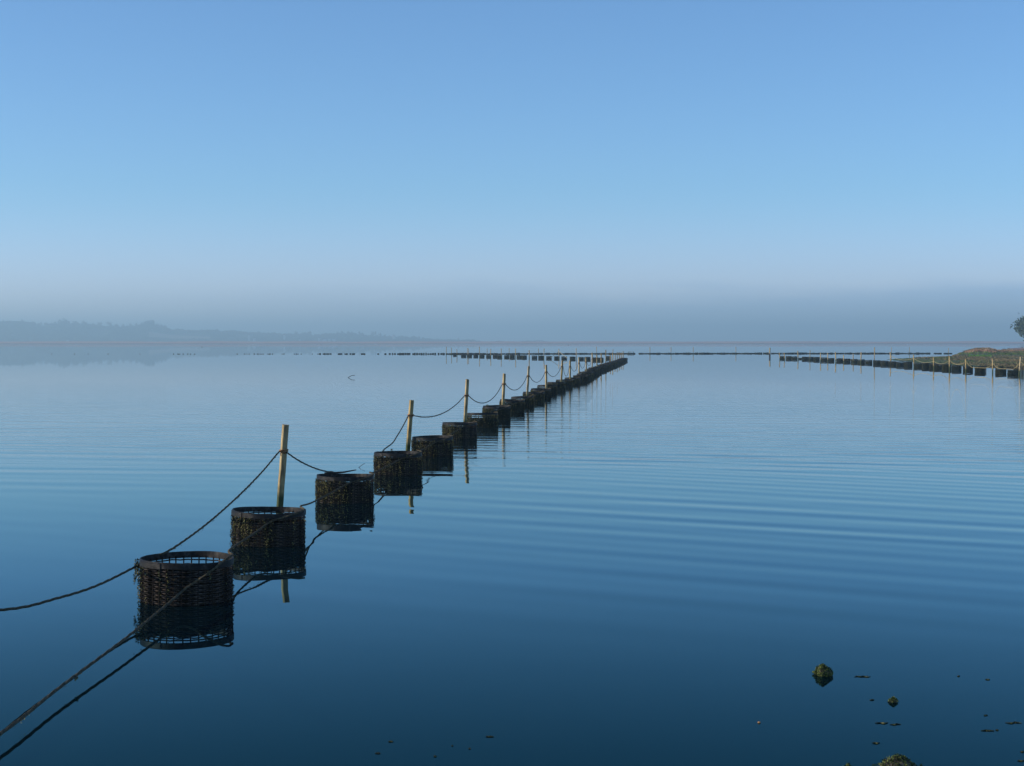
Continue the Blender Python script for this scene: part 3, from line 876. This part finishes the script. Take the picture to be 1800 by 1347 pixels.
# ------------------------------------------------------------------ rocks and floating bits in the foreground
M_ROCK = mat('wet_rock', (0.015, 0.013, 0.009), .6, [(0.05, 0.04, 0.026), (0.24, 0.18, 0.12)], 30, .8, 60)
def rock(x, y, wpx, hpx, seed, label, weedn, peak=0.0, name='weedy_rock', m=None, weed=None):
    p = at(x, y); k = p.y / F
    W, H = wpx * k / 2, hpx * k
    o = empty(name, p); rnd = random.Random(seed)
    mb = MB(); n, rings = 18, 7
    for j in range(rings):
        t_ = j / (rings - 1); rr_ = (1 - t_ ** 1.7) * .94 + .06; z = H * t_ - (0.012 if j == 0 else 0)
        for i in range(n):
            a = 2 * math.pi * i / n
            q = 1 + .55 * mnoise.noise(Vector((math.cos(a) * 1.5 + seed, math.sin(a) * 1.5, t_ * 3)))
            mb.v.append((W * rr_ * q * math.cos(a) + peak * W * t_, W * .8 * rr_ * q * math.sin(a), z + rnd.uniform(-.05, .05) * H))
    for j in range(rings - 1):
        for i in range(n): mb.f.append((j * n + i, j * n + (i + 1) % n, (j + 1) * n + (i + 1) % n, (j + 1) * n + i))
    mb.f.append(tuple((rings - 1) * n + i for i in range(n)))
    mb.build('stone', m or M_ROCK, o)
    mb = MB()
    for _ in range(weedn):
        a = rnd.uniform(0, 6.283); t_ = rnd.random() ** 1.25
        rr_ = ((1 - t_ ** 1.7) * .94 + .06) * (1 + .5 * mnoise.noise(Vector((math.cos(a) * 1.5 + seed, math.sin(a) * 1.5, t_ * 3))))
        leaf(mb, (W * rr_ * math.cos(a) * rnd.uniform(.97, 1.12) + peak * W * t_, W * .8 * rr_ * math.sin(a) * 1.05, H * t_ * rnd.uniform(.9, 1.12) + rnd.uniform(0, .004)), rnd.uniform(.0025, .0075), rnd)
    tag(mb.build('seaweed', weed or M_GWEED, o), kind='stuff')
    tag(o, label, 'rock'); return o
rock(1448, 1187, 34, 18, 3, 'green weed-covered stone breaking the water at lower right, larger of the two small ones', 900, -.12)
rock(1570.5, 1234, 15, 8, 5, 'very small weedy stone breaking the water at lower right', 220)
rock(1578, 1350, 66, 22, 8, 'brown and green stone cut by the bottom frame edge at lower right', 750, .05)
rock(1491, 1353, 20, 9, 9, 'tip of a green weedy stone at the bottom frame edge left of the brown stone', 160)
rock(1619, 1351, 8, 6, 10, 'tiny dark stone tip at the bottom frame edge right of the brown stone', 30)
def floater(x, y, wpx, seed, label, m=None, bend=.3, th=.0035):
    p = at(x, y); k = p.y / F; rnd = random.Random(seed); L = wpx * k / 2
    pts = [Vector((L * (u * 2 - 1), L * bend * rnd.uniform(-1, 1), .0015 + th * .35 * rnd.random())) for u in (0, .2, .4, .6, .8, 1)]
    mb = MB(); mb.tube(catmull(pts, 3), [th * (.3 + .7 * math.sin(math.pi * i / 15)) for i in range(16)], 5)
    for _ in range(int(wpx / 3)):
        u = rnd.random(); leaf(mb, (L * (u * 2 - 1), L * bend * rnd.uniform(-1, 1), .002), rnd.uniform(.002, .006), rnd)
    o = mb.build('floating_weed', m or M_WEED); o.location = p
    tag(o, label, 'seaweed', 'weed scraps floating at the lower right')
    return o
M_LEAF = mat('dead_leaf', (0.35, 0.14, 0.05), .6, [(0.5, 0.3, 0.12)], 100)
for a in ((1516, 1190, 30, 1, 'thin dark weed strand floating just right of the larger weedy stone'),
          (1533, 1231, 8, 2, 'short weed scrap floating left of the very small weedy stone'),
          (1550, 1271.5, 24, 3, 'wavy dark weed scrap, left one of the pair below the very small stone'),
          (1574, 1274, 20, 4, 'greenish weed scrap, right one of the pair below the very small stone'),
          (1540, 1307, 14, 5, 'green weed scrap floating between the weed pair and the bottom brown stone'),
          (1685, 1189, 5, 6, 'tiny dark weed speck floating at the far lower right, left of its neighbour'),
          (1736, 1195, 8, 7, 'short thin weed scrap near the right edge above the others'),
          (1733, 1258, 7, 8, 'small weed scrap near the right edge below the short thin one'),
          (1781, 1271, 28, 9, 'long thin pale weed strand near the right edge'),
          (1735, 1285, 22, 10, 'straight thin weed strand left of the long pale one'),
          (1753, 1284, 5, 11, 'tiny weed speck at the right end of the straight strand'),
          (1797, 1322, 7, 12, 'small weed scrap touching the right edge, upper one'),
          (1795, 1338, 14, 13, 'reddish brown stick of weed touching the right edge near the corner'),
          (861, 1295.5, 14, 14, 'dark weed scrap floating at the bottom centre, longest there'),
          (664, 1325, 10, 15, 'small dark weed scrap floating near the bottom left of centre'),
          (687, 1304, 9, 16, 'faint thin weed scrap above the dark one near the bottom'),
          (825.5, 1316.5, 4, 17, 'tiny round weed speck near the bottom centre'),
          (795, 1311.5, 3, 18, 'minute pale speck left of the round one near the bottom centre'),
          (765, 1330, 6, 19, 'faint thin weed speck at the bottom between the dark scraps')):
    floater(*a)
o = floater(1334.5, 1271, 5, 20, 'single orange-brown leaf floating alone at lower right', M_LEAF, .5, .005)

# ------------------------------------------------------------------ grassy tidal bank on the right
def pip(px, py, poly):
    c = False; j = len(poly) - 1
    for i in range(len(poly)):
        (xi, yi), (xj, yj) = poly[i], poly[j]
        if (yi > py) != (yj > py) and px < (xj - xi) * (py - yi) / (yj - yi) + xi: c = not c
        j = i
    return c
def pdist(px, py, poly):
    best = 1e9; j = len(poly) - 1
    for i in range(len(poly)):
        (x1, y1), (x2, y2) = poly[j], poly[i]
        dx, dy = x2 - x1, y2 - y1; L = dx * dx + dy * dy
        t_ = 0 if L == 0 else max(0, min(1, ((px - x1) * dx + (py - y1) * dy) / L))
        d = (px - x1 - dx * t_) ** 2 + (py - y1 - dy * t_) ** 2
        if d < best: best = d
        j = i
    return math.sqrt(best)
shore = [(1556, 632.3), (1600, 636.2), (1655, 640.5), (1700, 643.6), (1735, 645.2), (1800, 649), (1900, 655), (2100, 668), (2400, 668), (2400, 607.5), (2000, 607.7), (1900, 608.5), (1810, 611.0),
         (1786, 612.6), (1768, 614.2), (1755, 615.8), (1740, 616.4), (1720, 617), (1692, 620), (1676, 624.5), (1670, 627), (1640, 628.8), (1600, 630.6)]
SH = [tuple(at(x, y).xy) for x, y in shore]
ridge = [tuple(at(x, y).xy) for x, y in ((1684, 625), (1705, 624), (1740, 623), (1790, 622), (1900, 621), (2300, 619))]
def ridge_d(px, py):
    best = 1e9
    for (x1, y1), (x2, y2) in zip(ridge, ridge[1:]):
        dx, dy = x2 - x1, y2 - y1
        t_ = max(0, min(1, ((px - x1) * dx + (py - y1) * dy) / (dx * dx + dy * dy)))
        best = min(best, (px - x1 - dx * t_) ** 2 / 1.0 + (py - y1 - dy * t_) ** 2 / 6.0)
    return math.sqrt(best)
def bank_z(x, y):
    d = pdist(x, y, SH)
    ins = pip(x, y, SH)
    if not ins: return max(-.5, -.03 - d * .15)
    nz = mnoise.fractal(Vector((x * .25, y * .12, 3)), 1.0, 2.0, 4)
    z = min(.16, d * .06) + .05 * nz * min(1, d / 2) + .01
    rd = ridge_d(x, y)
    pxx = 900 + x / y * F
    z += (.60 if pxx < 1738 else .60 - .36 * min(1, (pxx - 1738) / 16)) * max(0, 1 - (rd / 9.5) ** 2) ** 1.2 * min(1, d / 3) + .06 * nz * max(0, 1 - rd / 12)
    return z
def bank_material():
    m = mat('marsh_ground', (0.06, 0.075, 0.03), .9, [(0.10, 0.10, 0.045), (0.15, 0.115, 0.07)], .35, .6, 4, detail=8)
    n, l = m.node_tree.nodes, m.node_tree.links; p = n['Principled BSDF']; src = p.inputs['Base Color'].links[0].from_socket
    tc = n.new('ShaderNodeTexCoord'); sx = n.new('ShaderNodeSeparateXYZ'); l.new(tc.outputs['Object'], sx.inputs[0])
    mr = n.new('ShaderNodeMapRange'); mr.inputs[1].default_value = .02; mr.inputs[2].default_value = .16; l.new(sx.outputs[2], mr.inputs[0])
    nz = n.new('ShaderNodeTexNoise'); nz.inputs['Scale'].default_value = .25; l.new(tc.outputs['Object'], nz.inputs['Vector'])
    rp = n.new('ShaderNodeValToRGB'); rp.color_ramp.elements[0].color = (.02, .045, .018, 1); rp.color_ramp.elements[1].color = (.045, .10, .02, 1)
    rp.color_ramp.elements[0].position = .4; rp.color_ramp.elements[1].position = .6; l.new(nz.outputs[0], rp.inputs[0])
    mx = n.new('ShaderNodeMix'); mx.data_type = 'RGBA'; l.new(mr.outputs[0], mx.inputs[0]); l.new(rp.outputs[0], mx.inputs[6]); l.new(src, mx.inputs[7])
    l.new(mx.outputs[2], p.inputs['Base Color']); return m
mb = MB(); cols_, rows_ = 150, 110
yl = [130 * (760 / 130) ** (j / (rows_ - 1)) * .93 for j in range(rows_)]
for yv in yl:
    for i in range(cols_):
        xv = yv * ((1530 + (2150 - 1530) * (i / (cols_ - 1)) ** 1.25 - 900) / F)
        mb.v.append((xv, yv, bank_z(xv, yv)))
for j in range(rows_ - 1):
    for i in range(cols_ - 1):
        a = j * cols_ + i; mb.f.append((a, a + 1, a + cols_ + 1, a + cols_))
tag(mb.build('mud_bank', bank_material(), smooth=True), kind='structure')

def blades(name, m, spots, rnd):
    mb = MB()
    for (x, y, z, h_, w_) in spots:
        for k in range(2):
            a = rnd.uniform(0, 3.14); dx, dy = math.cos(a) * w_, math.sin(a) * w_
            lx, ly = rnd.gauss(0, .35) * h_, rnd.gauss(0, .35) * h_
            b = len(mb.v)
            mb.v += [(x - dx, y - dy, z - .03), (x + dx, y + dy, z - .03), (x + dx * .6 + lx * .5, y + dy * .6 + ly * .5, z + h_ * .6), (x + lx, y + ly, z + h_), (x - dx * .6 + lx * .5, y - dy * .6 + ly * .5, z + h_ * .6)]
            mb.f.append((b, b + 1, b + 2, b + 3, b + 4))
    return tag(mb.build(name, m), kind='stuff')
M_GR1 = mat('reddish_marsh_grass', (.20, .10, .055), .9, [(.36, .20, .11), (.48, .31, .18)], .5, island=.5)
M_GR2 = mat('green_marsh_grass', (.05, .09, .02), .9, [(.09, .15, .03), (.13, .17, .05)], .5, island=.5)
M_GR3 = mat('olive_marsh_plants', (.02, .025, .015), .9, [(.18, .145, .07), (.32, .26, .14)], .25, island=.4)
rg = random.Random(77)
s1, s2, s3, s4 = [], [], [], []
tries = 0
while len(s1) + len(s2) + len(s3) < 26000 and tries < 90000:
    tries += 1
    px = 1556 + 300 * rg.random(); py = 612 + 40 * rg.random() ** 1.0
    p = at(px, py); x, y = p.x, p.y
    if not pip(x, y, SH): continue
    z = bank_z(x, y)
    if z < .04: continue
    rd = ridge_d(x, y); n_ = mnoise.noise(Vector((x * .12, y * .05, 1)))
    fs = y / 200
    if 1702 < px < 1744 and 626.3 < py < 629.8 and rg.random() < .7: s4.append((x, y, z, rg.uniform(.05, .12), .05 * fs)); continue
    if z > .40: (s1 if n_ > -.25 else s3).append((x, y, z, rg.uniform(.10, .32), .05 * fs))
    elif z > .2: (s2 if n_ > -.05 else s3).append((x, y, z, rg.uniform(.05, .16), .05 * fs))
    elif n_ + rg.gauss(0, .2) > .0: s3.append((x, y, z, rg.uniform(.03, .08), .06 * fs))
    else: s2.append((x, y, z, rg.uniform(.02, .06), .05 * fs)) if rg.random() < .35 else None
tag(blades('reddish_grass', M_GR1, s1, rg), 'reddish dry marsh grass on top of the right-hand bank', 'grass')
tag(blades('green_grass', M_GR2, s2, rg), 'bright green marsh grass on the slope of the right-hand bank', 'grass')
tag(blades('vivid_grass', mat('vivid_marsh_grass', (.05, .14, .015), .9, [(.09, .24, .025), (.13, .28, .04)], .5, island=.4), s4, rg), 'vivid green patch of short grass halfway up the right-hand bank', 'grass')
tag(blades('olive_plants', M_GR3, s3, rg), 'low olive marsh plants over the right-hand bank', 'plants')
# dark logs at the pool edge behind the bank
for (x, y, L, hh, lb) in ((1748.5, 615.9, 5.5, .32, 'dark boulder at the pool edge, leftmost behind the grassy bank'), (1765, 615.2, 8, .22, 'long low dark boulder right of the first one behind the bank'),
                      (1774, 613.6, 6, .22, 'small dark boulder on the pink sand behind the bank'), (1797, 613.4, 4, .3, 'dark boulder on the sand at the right frame edge')):
    p = at(x, y); k = p.y / F
    mb = MB(); rnd = random.Random(int(x)); n = 10
    for j, (r_, z_) in enumerate(((1, -.2), (1.0, .4), (.75, .85), (.3, 1.0))):
        for i in range(n):
            a = 6.283 * i / n; mb.v.append((L * k / 2 * r_ * math.cos(a) * rnd.uniform(.85, 1.1), L * k * .35 * r_ * math.sin(a), hh * z_ * rnd.uniform(.85, 1.1)))
    for j in range(3):
        for i in range(n): mb.f.append((j * n + i, j * n + (i + 1) % n, (j + 1) * n + (i + 1) % n, (j + 1) * n + i))
    mb.f.append(tuple(3 * n + i for i in range(n)))
    o = mb.build('boulder', M_DARKW); o.location = (p.x, p.y, max(0.0, bank_z(p.x, p.y))); tag(o, lb, 'rock')
# sand spit beyond
M_SAND = mat('pink_sand', (.26, .17, .13), .9, [(.34, .24, .19)], .3, .3, 3)
def strip(name, pts, zt, m, kind='structure', skirt=.4):
    """a low bank: outline points (photo x, y) on the water raised to zt in the middle"""
    P = [at(x, y) for x, y in pts]; c = sum(P, Vector()) / len(P); mb = MB()
    n = len(P)
    for f_, z_ in ((1.0, -.1), (.93, zt * .5), (.6, zt)):
        for q in P: v = c.lerp(q, f_); mb.v.append((v.x, v.y, z_))
    for j in range(2):
        for i in range(n): mb.f.append((j * n + i, j * n + (i + 1) % n, (j + 1) * n + (i + 1) % n, (j + 1) * n + i))
    mb.f.append(tuple(2 * n + i for i in range(n)))
    return tag(mb.build(name, m), kind=kind)
strip('sand_spit', [(1780, 608.9), (1830, 608.0), (2000, 607.0), (2200, 606.5), (2200, 607.6), (2000, 608.5), (1830, 609.3)], .25, M_DARKW)
strip('sand_flat', [(1772, 613.9), (1790, 612.6), (1830, 611.8), (1830, 616), (1790, 616.2), (1768, 615.9)], .33, M_SAND)

# ------------------------------------------------------------------ trees
M_FOL = mat('dark_foliage', (.018, .035, .016), .8, [(.035, .06, .025), (.06, .085, .035)], .8, island=.5)
M_BARK = mat('bark', (.06, .045, .035), .9, [(.10, .08, .06)], 4)
def crown_mesh(seed, rx, rz, n, leafs, pine=False):
    rnd = random.Random(seed); mb = MB()
    cl = []
    for _ in range(n):
        v = Vector((rnd.gauss(0, 1), rnd.gauss(0, 1), rnd.gauss(0, 1))).normalized() * rnd.random() ** .6
        cl.append((Vector((v.x * rx, v.y * rx, v.z * rz)), rnd.uniform(.14, .30) * rx))
    for c, r_ in cl:
        for _ in range(leafs):
            v = Vector((rnd.gauss(0, 1), rnd.gauss(0, 1), rnd.gauss(0, .7))) * r_ * .55
            leaf(mb, c + v, r_ * rnd.uniform(.16, .34), rnd)
    return mb
def tree(loc, h_, rx, crown, label, group=None, trunk_r=.25, name='tree', cz=.62, limbs=0, seed=1):
    o = empty(name, loc); rnd = random.Random(seed)
    mb = MB(); mb.tube(catmull([(0, 0, -.5), (rx * .06, 0, h_ * .25), (-rx * .04, 0, h_ * .5), (0, 0, h_ * .85)], 4), [trunk_r * (1 - .06 * i) for i in range(13)], 7)
    for k in range(limbs):
        a = rnd.uniform(0, 6.28); z0 = h_ * rnd.uniform(.35, .65)
        mb.tube([(0, 0, z0), (math.cos(a) * rx * .4, math.sin(a) * rx * .4, z0 + h_ * .08), (math.cos(a) * rx * .8, math.sin(a) * rx * .8, z0 + h_ * .12)], [trunk_r * .45, trunk_r * .3, trunk_r * .1], 5)
    mb.build('trunk', M_BARK, o)
    c = link('crown', crown, o); c.location.z = h_ * cz
    tag(o, label, 'tree', group); return o
# the pine at the right edge
d = 400.0
cx = (1834 - 900) / F * d
big = crown_mesh(5, 6.2, 2.9, 170, 95).mesh('crown', M_FOL)
o = tree(Vector((cx, d, .3)), 9.0, 5.6, big, 'dark tree whose left half of the crown shows at the right frame edge', None, .35, 'tree', .62, 7, 4)

# ------------------------------------------------------------------ far shore: reed spit, plain, hills
M_REED = mat('far_reed_spit', (.50, .22, .16), .9, [(.62, .32, .22)], .02, detail=4)
M_MUD = mat('far_mud', (.02, .025, .025), .8, [(.04, .04, .04)], .02, spec=.1)
def line_strip(name, y0, dist_y, prof, m, xr=(-2500, 3800), step=40):
    mb = MB(); xs = []; x = xr[0]
    while x <= xr[1]: xs.append(x); x += step
    n = len(prof)
    for x in xs:
        for (dd, z) in prof:
            nz = mnoise.noise(Vector((x * .012, dd * .01, 2)))
            D = dist_y + dd + 25 * mnoise.noise(Vector((x * .004, 0, 7)))
            mb.v.append(((x - 900) / F * D, D, z * (1 + .25 * nz) if z > 0 else z))
    for i in range(len(xs) - 1):
        for j in range(n - 1):
            a = i * n + j; mb.f.append((a, a + n, a + n + 1, a + 1))
    return tag(mb.build(name, m, smooth=True), kind='structure')
line_strip('far_mud_flat', 605, 1640, [(0, -.1), (6, .45), (60, .5), (130, .5)], M_MUD)
line_strip('far_spit', 603, 1740, [(0, -.1), (12, .8), (40, 2.4), (90, 2.9), (200, 2.4), (500, 1.8), (700, -.2)], M_REED)

top = [(-400, 560), (-200, 558), (0, 564), (45, 563.5), (80, 567), (100, 569), (120, 567), (160, 570), (200, 571), (240, 571), (262, 567), (285, 573), (300, 577), (340, 579), (400, 580), (450, 584), (500, 585.5),
       (540, 586), (553, 589), (570, 586), (620, 585), (645, 588), (660, 590), (690, 592), (730, 592), (742, 598), (800, 600), (870, 601), (940, 601.6), (1100, 602)]
M_HILL = mat('wooded_hillside', (.022, .042, .020), .9, [(.04, .065, .03), (.065, .085, .04)], .012, detail=5)
DH = 2750.0
def hill_h(px, u):
    """u 0..1 from foot to crest"""
    t_ = interp(px, top) + (4.0 if px < 740 else 1.0)
    H = max(0.0, (602 - t_)) * (DH + 350) / F + HC * (t_ < 601.5)
    s = u * u * (3 - 2 * u)
    return H * (.12 + .88 * s) * (.94 + .1 * mnoise.noise(Vector((px * .03, u * 3, 0)))) if u > 0 else -.5
mb = MB(); xs = list(range(-700, 1120, 8)); us = [0, .04, .15, .3, .45, .6, .75, .9, 1.0]
for x in xs:
    for u in us: D = DH + 350 * u; mb.v.append(((x - 900) / F * D, D, hill_h(x, u)))
    D = DH + 700; mb.v.append(((x - 900) / F * D, D, hill_h(x, 1) * .5))
n = len(us) + 1
for i in range(len(xs) - 1):
    for j in range(n - 1): a = i * n + j; mb.f.append((a, a + n, a + n + 1, a + 1))
tag(mb.build('hills', M_HILL, smooth=True), kind='structure')
# wood covering the hills: one mass
rt = random.Random(40)
def blob(mb, c, r, rnd, sz=1.0):
    n = 6; b = len(mb.v)
    for (rr_, z_) in ((.75, -.6), (1.0, 0.0), (.65, .65)):
        for i in range(n):
            a = 6.283 * (i + rnd.random() * .6) / n; q = rnd.uniform(.75, 1.2)
            mb.v.append((c.x + r * rr_ * q * math.cos(a), c.y + r * rr_ * q * math.sin(a), c.z + r * z_ * sz * rnd.uniform(.8, 1.2)))
    mb.v.append((c.x, c.y, c.z + r * sz * rnd.uniform(.9, 1.3)))
    for j in range(2):
        for i in range(n): mb.f.append((b + j * n + i, b + j * n + (i + 1) % n, b + (j + 1) * n + (i + 1) % n, b + (j + 1) * n + i))
    for i in range(n): mb.f.append((b + 2 * n + i, b + 2 * n + (i + 1) % n, b + 3 * n))
M_WOOD = mat('far_woodland', (.02, .04, .02), .9, [(.045, .065, .03)], .02, island=.6)
mb = MB()
for _ in range(7000):
    px = rt.uniform(-500, 960) if rt.random() < .8 else rt.uniform(0, 300); u = rt.random() ** .8
    if mnoise.noise(Vector((px * .02, u * 4, 5))) < -.18: continue
    if 255 < px < 372 and .2 < u < .62: continue
    if interp(px, top) > 600.5: continue
    D = DH + 350 * u; z = hill_h(px, u)
    blob(mb, Vector(((px - 900) / F * D, D, z + 1.5)), rt.uniform(1.8, 4.4), rt, .9)
for px in range(120, 960, 3):               # hedges and low wood at the foot
    if mnoise.noise(Vector((px * .025, 0, 9))) > -.1:
        D = DH - 60; blob(mb, Vector(((px - 900) / F * D, D, 2.6)), rt.uniform(1.5, 3.2), rt, .8)
for i in range(420):                        # ragged skyline
    px = rt.uniform(-200, 745); D = DH + 345
    if mnoise.noise(Vector((px * .06, 3, 1))) < -.25: continue
    blob(mb, Vector(((px - 900) / F * D, D, hill_h(px, 1.0) + rt.uniform(0, 2.2))), rt.uniform(1.6, 4.2), rt, rt.uniform(.8, 1.4))
tag(mb.build('far_wood', M_WOOD), 'far misty woodland covering the low hills on the left', 'woodland', kind='stuff')
# single trees on the skyline
def far_crown(seed):
    rnd = random.Random(seed); m_ = MB()
    for _ in range(16):
        v = Vector((rnd.gauss(0, 1), rnd.gauss(0, 1), rnd.gauss(0, 1))).normalized() * rnd.random() ** .5
        zz_ = v.z * 2.4
        blob(m_, Vector((v.x * 2.3 * (1 - .25 * max(0, v.z)), v.y * 2.3, zz_)), rnd.uniform(.55, 1.15), rnd, .9)
    return m_.mesh('crown', M_FOL)
CM = [far_crown(50 + k) for k in range(5)]
crest = [(8, 564, 6), (40, 562.5, 7), (58, 564.5, 5), (72, 566, 4), (97, 565.5, 4), (107, 562.5, 7), (113, 560, 8), (119, 564, 6), (129, 564, 5), (134, 565, 5), (147, 564, 6), (152, 566, 4), (163, 569, 4), (174, 566.5, 5),
         (178, 567, 4), (190, 565.5, 4), (195, 567, 5), (206, 569.5, 4), (218, 569, 5), (230, 569, 4), (240, 568, 4), (250, 567, 5), (257, 564.5, 6), (264, 562, 7), (269, 563.5, 6), (277, 569, 4), (284, 570, 4), (290, 571.5, 4),
         (471, 583.5, 4), (483, 584, 4), (521, 583, 5), (532, 584, 4), (544, 582.5, 5), (593, 582.5, 3), (601, 582, 3), (612, 582.5, 4), (618, 583, 4), (632, 582.5, 3), (655, 582.5, 5), (660, 583, 4), (668, 586, 4), (677, 588, 4),
         (708, 589.5, 5), (728, 589.5, 6), (736, 591.5, 5), (755, 595, 4), (806, 594, 3), (832, 596, 3)]
for i, (x, y, wd) in enumerate(crest):
    D = DH + 330
    gz = hill_h(x, .95) - 1
    ztop = HC + (602 - y) * D / F
    H = max(5.0, ztop - gz)
    o = tree(Vector(((x - 900) / F * D, D, ztop - H)), H, 2, CM[i % 5], 'misty far tree standing up from the wooded skyline on the left', 'far trees along the misty skyline', .3, 'tree', .66)
    c = [q for q in o.children if q.name.startswith('crown')][0]
    k = 1.9 * wd * D / F / 2 / 3.0
    c.scale = (k, k, max(1.2, k * .9)); c.location.z = H - 2.7 * c.scale[2]; c.rotation_euler.z = i
# pale field and far houses
M_FIELD = mat('pale_field', (.30, .24, .17), .9, [(.36, .28, .2)], .02)
mb = MB(); fx = [262 + 4 * i for i in range(28)]
for x in fx:
    for u in (.30, .36, .43):
        D = DH + 350 * u; mb.v.append(((x - 900) / F * D, D, hill_h(x, u) + 1.6 + (3.2 if u > .35 else 0) * (1 - (x - 262) / 150)))
for i in range(len(fx) - 1):
    for j in range(2): a = i * 3 + j; mb.f.append((a, a + 3, a + 4, a + 1))
tag(mb.build('field', M_FIELD), kind='structure')
M_WALL = mat('white_render', (.75, .73, .70), .8); M_ROOF = mat('slate_roof', (.10, .09, .10), .8); M_WIN = mat('window_glass', (.02, .025, .03), .2)
houses = [(22, 590, 4, 'lone white house on the far hillside near the left edge'), (119, 599, 4, 'white house low by the far shore, below the tallest skyline trees'),
          (438, 591, 4, 'white house on the far slope left of the lower pair'), (447, 596.3, 5, 'white house near the far shore at the end of the pale field'), (500, 589.8, 4, 'white house among trees on the far slope'),
          (527, 598, 4, 'small white house beside the far shore'), (561, 595.5, 4, 'white house at the left of the far waterside cluster'), (571, 597.5, 6, 'second white house of the far waterside cluster'),
          (579, 597, 5, 'third white house of the far waterside cluster'), (587, 596.8, 6, 'rightmost white house of the far waterside cluster'), (692.5, 591, 4, 'white house alone on the low far ridge'),
          (944.5, 599.3, 2.4, 'left one of two far white houses near the centre'), (951, 599.1, 2.4, 'right one of two far white houses near the centre')]
for (x, y, wd, lb) in houses:
    D = DH - 120 if y > 593 or x > 900 else DH + 90
    k = D / F; W = wd * k; z = HC + (602 - y - 1.3) * k
    o = empty('house', ((x - 900) / F * D, D, 0), R(8))
    hh = 2.6 if x < 900 else 1.6
    gz = max(0, z - .3)
    mb = MB(); mb.box((0, 0, z / 2 + hh / 2 - .2), (W, 5, hh + z)); mb.build('wall', M_WALL, o)
    zt = z + hh - .2
    mb = MB(); mb.add([(-W / 2 - .2, -2.7, zt), (W / 2 + .2, -2.7, zt), (W / 2 + .2, 2.7, zt), (-W / 2 - .2, 2.7, zt), (-W / 2 - .2, 0, zt + 1.2), (W / 2 + .2, 0, zt + 1.2)],
                      [(0, 1, 5, 4), (2, 3, 4, 5), (0, 4, 3), (1, 2, 5), (0, 3, 2, 1)]); mb.build('roof', M_ROOF, o)
    tag(o, lb, 'house', 'far white houses')

# ------------------------------------------------------------------ haze
hz = bpy.data.materials.new('haze'); hz.use_nodes = True
n, l = hz.node_tree.nodes, hz.node_tree.links
n.clear()
mo = n.new('ShaderNodeOutputMaterial'); pv = n.new('ShaderNodeVolumePrincipled')
pv.inputs['Color'].default_value = (.57, .86, 1, 1); pv.inputs['Density'].default_value = 0.00067
pv.inputs['Anisotropy'].default_value = 0.2
l.new(pv.outputs[0], mo.inputs['Volume'])
mb = MB(); mb.box((0, 3000, 31.5), (10000, 6600, 65))
tag(mb.build('haze', hz), kind='stuff')
